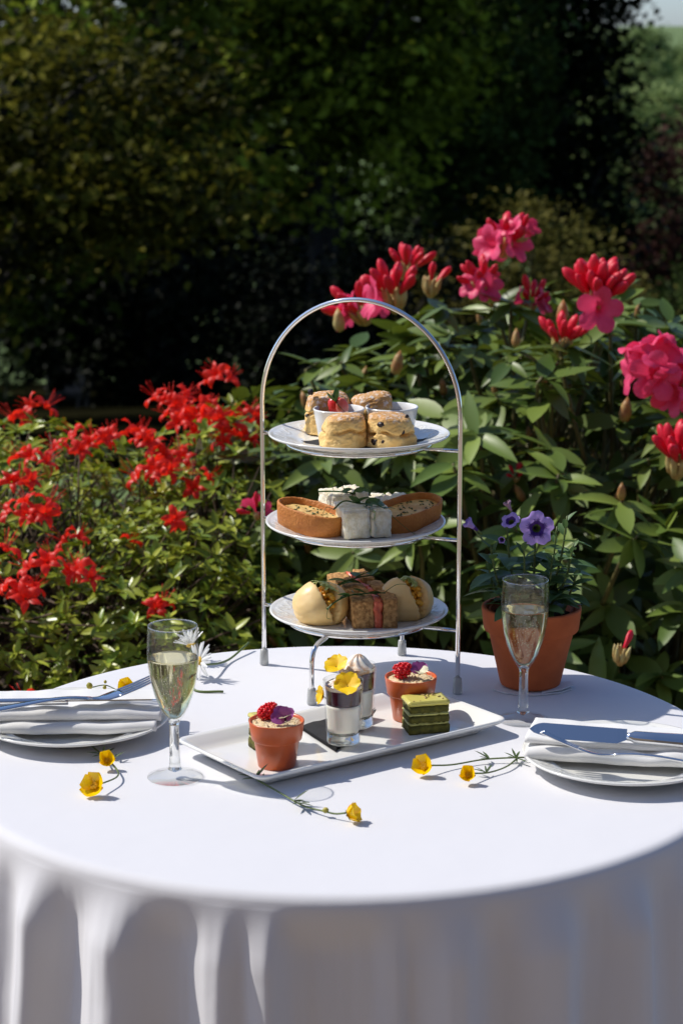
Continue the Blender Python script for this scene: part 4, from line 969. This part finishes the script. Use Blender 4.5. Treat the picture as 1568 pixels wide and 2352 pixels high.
# ================================================================== flutes
def flute(lab, x, y, s, rz):
    o = thing('champagne_flute', lab, 'glass', (x, y, T+.0006), rz, 'champagne flutes'); o.scale = (s, s, s)
    outer = [(0, 0), (.0275, 0), (.0286, .0008), (.0284, .0018), (.022, .0035), (.012, .0062), (.0072, .0090), (.0058, .013), (.0052, .025), (.0048, .045), (.0047, .055), (.0052, .0590), (.0078, .0630), (.0115, .0690), (.0155, .0770), (.0195, .0880),
             (.0230, .1010), (.0252, .1140), (.0263, .1270), (.0264, .1400), (.0258, .1530), (.0250, .1610)]
    rim = [(.0247, .1617), (.0242, .1612)]
    inner = [(.0249, .1530), (.0254, .1400), (.0253, .1270), (.0242, .1140), (.0220, .1010), (.0185, .0880), (.0145, .0770), (.0105, .0695), (.0068, .0650), (.003, .0633), (0, .0630)]
    obj('bowl', lathe(outer[11:]+rim+inner, 96), 'thin_glass', o)
    obj('stem', lathe([(0, .0050)]+outer[6:12]+[(.0062, .0600), (.0040, .0622), (0, .0628)], 64), 'glass', o)
    obj('foot', lathe(outer[:7]+[(0, .0090)], 64), 'thin_glass', o)
    obj('rim', tube([(.0248*math.cos(a), .0248*math.sin(a), .1613) for a in np.linspace(0, 2*math.pi, 65)[:-1]], .0006, 8, closed=True), 'glass', o)
    L_ = .1275
    ip = [(r_+.00015, z) for r_, z in inner if z < L_]
    wv = lathe(([(0, L_-.0004), (.020, L_-.0003), (.0247, L_), (.02545, L_+.0006)]+[(r_, z) for r_, z in ip])[::-1], 96)
    obj('sparkling_wine', wv, 'wine', o)
    r = random.Random(3); parts = []
    for k in range(150):
        z = .068+(L_-.070)*r.random()**.8; q = math.sqrt(r.random())*(.004+(z-.066)*.30); q = min(q, .021); a = r.random()*6.28
        parts.append(X(ico(1), TR(q*math.cos(a), q*math.sin(a), z, s=r.uniform(.00018, .00042))))
    obj('bubbles', J(*parts), 'bubble', o, kind='stuff')
flute('flute of sparkling wine standing between the fork and the white tray', -.174, -.093, 1.0, 0)
flute('flute of sparkling wine standing before the terracotta flower pot', .199, .100, 1.0, 1)

# ================================================================== place settings
def napkin(lab, loc, rz, folds, grp='folded white napkins'):
    o = thing('folded_napkin', lab, 'napkin', loc, R(rz), grp)
    for k, (x0, x1, y0, y1, z0, th_, amp, sd) in enumerate(folds):
        nu = 70; rings = []
        for i in range(nu):
            t = i/(nu-1); x = x0+(x1-x0)*t
            wv = amp*(noise.noise(Vector((x*14, sd, 0)))+.25*noise.noise(Vector((x*40, sd, 3)))); wy = .004*noise.noise(Vector((x*18, sd, 7)))
            tt = th_*(1+.25*noise.noise(Vector((x*30, sd, 9)))); sec = []
            ya, yb = y0+wy+.06*(x-x0)*(1 if sd % 2 else -.2), y1+wy
            hh = tt/2
            for q in range(9): a = R(90+180*q/8); sec.append((x, ya+hh+hh*math.cos(a)*1.25, z0+wv+hh+hh*math.sin(a)))
            for q in range(1, 9): sec.append((x, ya+(yb-ya)*q/9, z0+wv*(1-q/9*.6)+.0006*math.sin(q*2+sd)))
            for q in range(9): a = R(-90+180*q/8); sec.append((x, yb-hh+hh*math.cos(a), z0+wv*.4+hh+hh*math.sin(a)))
            for q in range(1, 9): sec.append((x, yb+(ya-yb)*q/9, z0+wv*(.4+q/9*.6)+tt+.0012*noise.noise(Vector((x*40, q*.8, sd)))))
            rings.append(sec)
        obj('fold', loft(rings, (True, True)), 'napkin', o)
    return o
napkin('white napkin in two thick folds on the plate with the buttercup buds', (-.300, .054, T+.0125), 3,
       [(-.115, .096, -.044, .044, .0, .0115, .0042, 2), (-.118, .101, -.034, .048, .0118, .0120, .0040, 4)])
napkin('white napkin folded once on the plate with the wide knife blade', (.300, -.068, T+.0130), -14,
       [(-.108, .115, -.038, .046, .0, .0140, .0030, 1), (-.110, .110, -.026, .048, .0138, .0070, .0026, 5)])
def ribbon(path, widths, th_):
    """flat bar along a path: widths across y, thickness z"""
    rings = []
    for (x, y, z), w in zip(path, widths):
        e = th_/2
        rings.append([(x, y-w, z-e*.3), (x, y-w*.6, z-e), (x, y+w*.6, z-e), (x, y+w, z-e*.3), (x, y+w, z+e*.3), (x, y+w*.6, z+e), (x, y-w*.6, z+e), (x, y-w, z+e*.3)])
    return loft(rings, (True, True))
def knife(lab, mx):
    o = thing('table_knife', lab, 'knife', (0, 0, 0), group='steel table knives'); o.matrix_basis = mx
    xs_ = np.linspace(0, .1, 22); up = [.0002+.0085*min(1, (x/.012))**.6 for x in xs_]; V = []
    rings = []
    for x, u_ in zip(xs_, up):
        lo_ = -.0095*min(1, (x/.03))**.5*(1 if x < .09 else 1-(x-.09)/.01*.55)
        rings.append([(x, lo_, -.0002), (x, u_, -.0007), (x, u_, .0007), (x, lo_, .0002)])
    obj('blade', loft(rings, (True, True)), 'steel', o, False)
    hp = [(.1, 0, 0), (.104, 0, 0), (.108, 0, 0), (.13, 0, 0), (.17, 0, 0), (.205, 0, 0), (.212, 0, 0)]
    obj('handle', ribbon(hp, [.004, .0045, .0068, .0070, .0080, .0092, .007], .0075), 'steel', o)
def fork(lab, mx):
    o = thing('table_fork', lab, 'fork', (0, 0, 0), group='steel table forks'); o.matrix_basis = mx
    def zc(x): return .0155*math.exp(-((x)/.034)**1.3)-.0035*math.exp(-((x-.062)/.022)**2)+.004*math.exp(-((x-.115)/.05)**2)
    for k in range(4):
        y = -.0093+.0062*k; pts = [(x, y*(1-.0*x), zc(x)) for x in np.linspace(0, .045, 14)]
        obj('tine', ribbon(pts, [.0006+.0014*min(1, i/5) for i in range(14)], .0020), 'steel', o)
    pts = [(x, 0, zc(x)) for x in np.linspace(.040, .075, 14)]; obj('fork_neck', ribbon(pts, [.0114, .0116, .0118, .0118, .0116, .0112, .0104, .0092, .0078, .0062, .0050, .0042, .0037, .0034], .0022), 'steel', o)
    pts = [(x, 0, zc(x)) for x in np.linspace(.073, .195, 16)]; obj('handle', ribbon(pts, [.0033+.0060*(i/15)**1.4 for i in range(15)]+[.006], .0030), 'steel', o)
knife('steel knife with its broad blade tilted up on the right hand napkin, serrated edge down', TR(.191, -.072, T+.0455, 40, 2, -8))
fork('steel fork lying in front of the broad knife blade', TR(.200, -.094, T+.0335, -13, 2, -15))
fork('steel fork with raised tines beside the flute on the double folded napkin', TR(-.206, .068, T+.0440, 0, 0, 203))
knife('steel knife lying edge on beside the raised fork tines', TR(-.198, .038, T+.0430, 20, 0, 183))

# ================================================================== potted petunia
PP = (.218, .233)
pa = obj('paper_mat', J(loft([[(x*1.0, y, z) for x, y in ((-.045, -.02), (-.03, -.036), (.0, -.043), (.03, -.034), (.047, -.018), (.045, .02), (.02, .04), (-.03, .036))] for z in (0, .0012)], (True, True)),
                         loft([[(x, y, z+.0022*(x > .03)) for x, y in ((.01, -.037), (.034, -.031), (.050, -.012), (.048, .004), (.02, .0))] for z in (.0013, .0022)], (True, True))), 'paper', None, False)
pa.location = (PP[0], PP[1], T+.0008); tag(pa, 'scrap of folded white paper under the terracotta flower pot', 'paper')
fp = thing('flower_pot', 'terracotta flower pot with a thick rim standing near the table edge', 'flower pot', (PP[0], PP[1], T+.0034))
obj('pot_body', lathe([(0, 0), (.033, 0), (.0348, .001), (.0358, .004), (.0500, .0665), (.0500, .090), (.046, .090), (.046, .075), (0, .075)], 96), 'terracotta', fp)
obj('rim', lathe([(.0503, .0660), (.0545, .0665), (.0553, .0680), (.0580, .0915), (.0577, .0930), (.0565, .0938), (.0535, .0938), (.0522, .0925), (.0503, .0800)], 96), 'terracotta', fp)
ns = 64; sV = [(0, 0, .084)]; sF = []
for k in range(1, 15):
    q = .0515*k/14; sV += [(q*math.cos(2*math.pi*i/ns), q*math.sin(2*math.pi*i/ns), .0835+.0030*noise.noise(Vector((q*math.cos(2*math.pi*i/ns)*160, q*math.sin(2*math.pi*i/ns)*160, 1)))) for i in range(ns)]
for i in range(ns): sF.append((0, 1+i, 1+(i+1) % ns))
for k in range(13):
    for i in range(ns): sF.append((1+k*ns+i, 1+(k+1)*ns+i, 1+(k+1)*ns+(i+1) % ns, 1+k*ns+(i+1) % ns))
obj('soil', (sV, sF), 'soil', fp)
pt = thing('petunia_plant', 'bushy petunia with purple flowers growing in the terracotta pot', 'plant', (PP[0], PP[1], T+.087))
PLV = [leaf_t(.52, 5, 7, .08, .20), leaf_t(.60, 5, 7, .05, .35), leaf_t(.46, 5, 7, .1, .05)]
pl_me = []
for t in PLV:
    me = bpy.data.meshes.new('leaf'); me.from_pydata(t[0], [], t[1]); me.materials.append(M['pet_leaf']); me.polygons.foreach_set('use_smooth', [True]*len(me.polygons)); pl_me.append(me)
rp_ = random.Random(14)
shoots = [((-.05, -.01, .085), 1.), ((-.030, .012, .108), 1.), ((-.012, -.022, .088), 1), ((.004, .01, .112), 1.), ((.022, -.018, .075), .9), ((.040, .006, .116), 1.), ((.046, -.014, .088), .9), ((.030, .022, .100), .9), ((-.052, .018, .062), .9), ((.052, -.006, .052), .9), ((-.022, -.030, .050), 1.), ((.012, -.032, .042), .9)]
for e, s in shoots:
    e = Vector(e); b = Vector((e.x*.25, e.y*.25, -.004)); path = bez([b, b.lerp(e, .55)+Vector((e.x*.12, e.y*.12, -.006)), e], 8)
    obj('stem', tube(path, [.0019-.0009*i/16 for i in range(17)], 6), 'stem', pt)
    for k in range(13):
        t = .22+.78*k/12; p = path[min(16, int(t*16))]; a = k*2.4+e.x*40; tip = t > .85
        ln = (.040 if t < .7 else .031)*s*(.55 if tip else 1)*rp_.uniform(.8, 1.15)
        mobj('leaf', pl_me[k % 3], pt, Matrix.Translation(p) @ Matrix.Rotation(a, 4, 'Z') @ Matrix.Rotation(R(rp_.uniform(38, 65) if tip else rp_.uniform(-5, 32)), 4, 'X') @ Matrix.Rotation(rp_.uniform(-.3, .3), 4, 'Y') @ Matrix.Scale(ln, 4))
def petflower(p, d, s, mt=('petunia', 'petunia_dark'), close=0.):
    n = 80; prof = [(.06, -1.0), (.10, -.6), (.16, -.3), (.26, -.08), (.45, .02), (.72, .05), (.92, .03), (1.0, -.02)]; rings = []
    for k, (r_, z) in enumerate(prof):
        w = (k/7)**1.5; rg = []
        for i in range(n):
            a = 2*math.pi*i/n; lob = 1-w*.20*abs(math.sin(2.5*a))**6-w*.02*math.sin(17*a); q = r_*lob*(1-close*w)
            rg.append((q*math.cos(a), q*math.sin(a), z*(1 if k < 4 else 1)+close*w*.6+w*.05*math.sin(5*a+1)+w*.025*math.sin(13*a)-w*.06*math.cos(2.5*a)**2*0))
        rings.append(rg)
    f = obj('flower', loft(rings[2:], (False, False)), mt[0], pt, X=aim(Vector(p), d, 1.57, s))
    obj('flower_throat', loft([[(x*.985, y*.985, z+.012) for x, y, z in r_] for r_ in rings[1:5]], (True, False)), mt[1], f)
    obj('flower_tube', loft([[(x*.9, y*.9, z) for x, y, z in r_] for r_ in rings[:4]], (True, False)), 'stem', f)
    vn = []
    for k in range(5):
        a = 2*math.pi*(k+.5)/5+.628
        for da in (-.30, -.15, 0, .15, .30):
            vn.append(tube([(q*math.cos(a+da*w_), q*math.sin(a+da*w_), z) for q, z, w_ in ((.30, -.02, .6), (.5, .052, .9), (.70-.4*abs(da), .066, 1.2))], [.030, .022, .006], 4))
    if not close: obj('veins', J(*vn), mt[1], f, kind='stuff')
    return f
petflower((.0020, -.027, .1085), (.12, -1, .16), .0205)
petflower((-.026, -.006, .112), (-.35, -.55, .75), .0155, close=.25)
petflower((-.036, -.010, .092), (-.3, -.8, -.1), .009, close=.6)
petflower((-.072, -.008, .108), (-.75, -.1, .62), .017, close=.72)
petflower((-.028, .004, .128), (-.45, -.1, .9), .013, ('petunia_dry', 'petunia_dry'), close=.78)
for p, q in (((-.072, -.008, .108), (-.044, -.004, .078)), ((-.028, .004, .128), (-.018, .004, .100)), ((.0105, -.006, .100), (.002, .0, .07))):
    obj('stem', tube(bez([Vector(q), Vector(p).lerp(Vector(q), .5)+Vector((0, 0, -.003)), Vector(p)], 5), .0011, 6), 'stem', pt)

# ================================================================== cut flowers lying on the table
BP = grid(7, 6, lambda u, v: ((u-.5)*1.05*math.sin(math.pi*min(1, v*.62+.12))**.8, v*.95,   .30*v**1.7+.14*((u-.5)*2)**2*v))
def bcup(o, p, d, s, close=0., nm='flower'):
    f = obj(nm, J(*[X(BP, Matrix.Rotation(k*1.2566, 4, 'Z') @ Matrix.Translation((0, .06, 0)) @ Matrix.Rotation(R(18+close+6*math.sin(k*2.)), 4, 'X')) for k in range(5)]), 'buttercup', o, X=aim(Vector(p)-o.location, d, p[0]*50, s))
    r = random.Random(4)
    obj('stamens', J(*[X(blob(1, (.05, .05, .09), 0, 1), TR(.24*math.sqrt((k+.5)/22)*math.cos(k*2.4), .24*math.sqrt((k+.5)/22)*math.sin(k*2.4), .26+.08*r.random())) for k in range(22)], X(blob(1, (.14, .14, .2), .3, 3), TR(0, 0, .16))), 'stamen', f)
    obj('sepals', J(*[X(leaf_t(.5, 3, 4, .05, -.2), TR(0, 0, -.02, 0, 0, 72*k, .5)) for k in range(5)]), 'stem', f)
    return f
def bud(o, p, d, s): return obj('bud', X(lathe([(0, -.1), (.5, .1), (.85, .7), (.75, 1.3), (.3, 1.75), (0, 1.85)], 12), TR(0, 0, 0, s=s)), 'bud_green', o, X=aim(Vector(p)-o.location, d))
M['bud_green'] = mat('bud_green', (.25, .27, .05), .5, (.55, .38, .02), 220)
def stalk(o, pts, r=.0009):
    return obj('stem', tube([Vector(p)-o.location for p in bez(pts, 7)], r, 6), 'stem', o)
LB = leaf_t(.22, 3, 6, .05, .06)
def tuft(o, p, n, s, a0, spread, lift=25, sd=0):
    r = random.Random(sd+3)
    for k in range(n):
        a = a0+spread*((k+.5)/n-.5)
        obj('leaf', LB, 'bc_leaf', o, X=Matrix.Translation(Vector(p)-o.location) @ Matrix.Rotation(R(a-90), 4, 'Z') @ Matrix.Rotation(R(r.uniform(0, lift)), 4, 'X') @ Matrix.Scale(s*r.uniform(.6, 1.1), 4))
M['bc_leaf'] = mat('bc_leaf', (.075, .12, .035), .5, transl=.2)
t0 = T+.0018
def cut(name, lab, loc, cat='flower', grp='buttercups lying on the cloth'): return thing(name, lab, cat, loc, group=grp)
o = cut('buttercup', 'buttercup with one open flower and a bud pointing away from the tray corner', (.004, -.225, t0))
stalk(o, [(-.090, -.112, t0+.003), (-.066, -.150, t0+.003), (-.042, -.186, t0+.002), (-.020, -.209, t0+.004), (-.009, -.216, t0+.004), (.001, -.222, t0+.007)], .0010)
bcup(o, (.003, -.224, t0+.0055), (.85, -.25, .45), .0130, 12); bud(o, (-.021, -.2085, t0+.0045), (.8, -.5, .3), .0036)
tuft(o, (-.050, -.176, t0+.003), 4, .020, -30, 70, 45, 1); tuft(o, (-.044, -.184, t0+.003), 4, .018, -70, 120, 30, 2)
tuft(o, (-.090, -.113, t0+.004), 7, .020, 150, 260, 55, 3); tuft(o, (-.084, -.120, t0+.004), 4, .017, 60, 160, 40, 4)
o = cut('buttercup', 'pair of buttercups, one facing up, beside the foot of the flute and the plate', (-.251, -.15, t0))
stalk(o, [(-.284, .030, t0+.002), (-.268, -.005, t0+.002), (-.254, -.036, t0+.003), (-.249, -.066, t0+.008)]); stalk(o, [(-.254, -.036, t0+.003), (-.236, -.080, t0+.004), (-.232, -.110, t0+.005), (-.247, -.143, t0+.008)])
bcup(o, (-.250, -.146, t0+.0065), (-.25, -.72, .62), .0150, 2); bcup(o, (-.247, -.066, t0+.0065), (.1, -.72, .68), .0120, 14)
tuft(o, (-.254, -.034, t0+.003), 7, .017, -60, 250, 75, 5); tuft(o, (-.240, -.045, t0+.004), 3, .014, 60, 90, 60, 6)
o = cut('buttercup', 'branched stem with two open buttercups, its cut end under the plate rim', (.082, -.084, t0))
stalk(o, [(.196, -.042, t0+.003), (.178, -.046, t0+.004), (.146, -.049, t0+.003), (.112, -.066, t0+.003), (.086, -.083, t0+.008)]); stalk(o, [(.182, -.046, t0+.004), (.168, -.072, t0+.003), (.148, -.091, t0+.003), (.128, -.108, t0+.008)])
bcup(o, (.083, -.085, t0+.0065), (-.35, -.70, .55), .0135, 4); bcup(o, (.126, -.110, t0+.0060), (-.1, -.75, .62), .0120, 16)
tuft(o, (.152, -.050, t0+.003), 5, .019, 170, 130, 40, 7); tuft(o, (.180, -.046, t0+.003), 7, .017, 190, 280, 40, 8); tuft(o, (.146, -.092, t0+.003), 5, .016, 130, 170, 50, 9)
zr = T+.0175
o = cut('buttercup', 'single open buttercup lying on the plate rim beside the raised fork tines', (-.244, .143, zr), grp='buttercups on the plate rim')
stalk(o, [(-.232, .138, zr+.004), (-.215, .134, zr+.003), (-.198, .132, zr+.000)]); bcup(o, (-.244, .141, zr+.0085), (-.2, -.85, .42), .0125, 6)
o = cut('buttercup_bud', 'yellow buttercup bud with two small green buds on the plate rim', (-.289, .150, zr), grp='buttercups on the plate rim')
stalk(o, [(-.287, .156, zr+.004), (-.272, .158, zr+.006), (-.258, .150, zr+.003)], .0007); bud(o, (-.288, .156, zr+.0025), (-.3, -.2, .9), .0044); bud(o, (-.272, .155, zr+.002), (0, -.2, 1), .0027); bud(o, (-.2715, .158, zr+.008), (0, .1, 1), .0022)
DP = grid(5, 7, lambda u, v: ((u-.5)*.20*math.sin(math.pi*min(1, v*.80+.12))**.6, .22+.78*v, .03*math.sin(v*3)+.02*math.cos((u-.5)*6)))
def daisy(lab, p, d, s, stem, seed, cup=0):
    o = thing('daisy', lab, 'flower', p, group='white daisies behind the flute'); r = random.Random(seed)
    hd = obj('flower_disc', X(blob(3, (.25, .25, .11), .12, 9), TR(0, 0, .03)), 'stamen', o, X=aim((0, 0, 0), d, 0, s))
    for k in range(21): obj('petal', DP, 'daisy', hd, X=Matrix.Rotation(k*6.283/21+r.uniform(-.1, .1), 4, 'Z') @ Matrix.Rotation(R(r.uniform(-14, 14)+cup), 4, 'X') @ Matrix.Scale(r.uniform(.88, 1.08), 4))
    obj('stem', tube([Vector(q)-Vector(p) for q in bez(stem, 7)], .0014, 7), 'stem', o)
daisy('large white daisy lying on its side with its stem reaching to the table edge', (-.172, .262, T+.0215), (-.62, -.62, .42), .0240, [(-.172, .262, T+.0215), (-.160, .275, T+.014), (-.140, .330, T+.004), (-.118, .385, T+.010)], 1)
daisy('small white daisy half closed behind the flute rim, its stem lying straight', (-.186, .335, T+.0205), (-.2, -.1, .97), .0230, [(-.186, .335, T+.0205), (-.184, .310, T+.008), (-.176, .215, T+.002), (-.140, .2035, T+.002)], 2, 38)
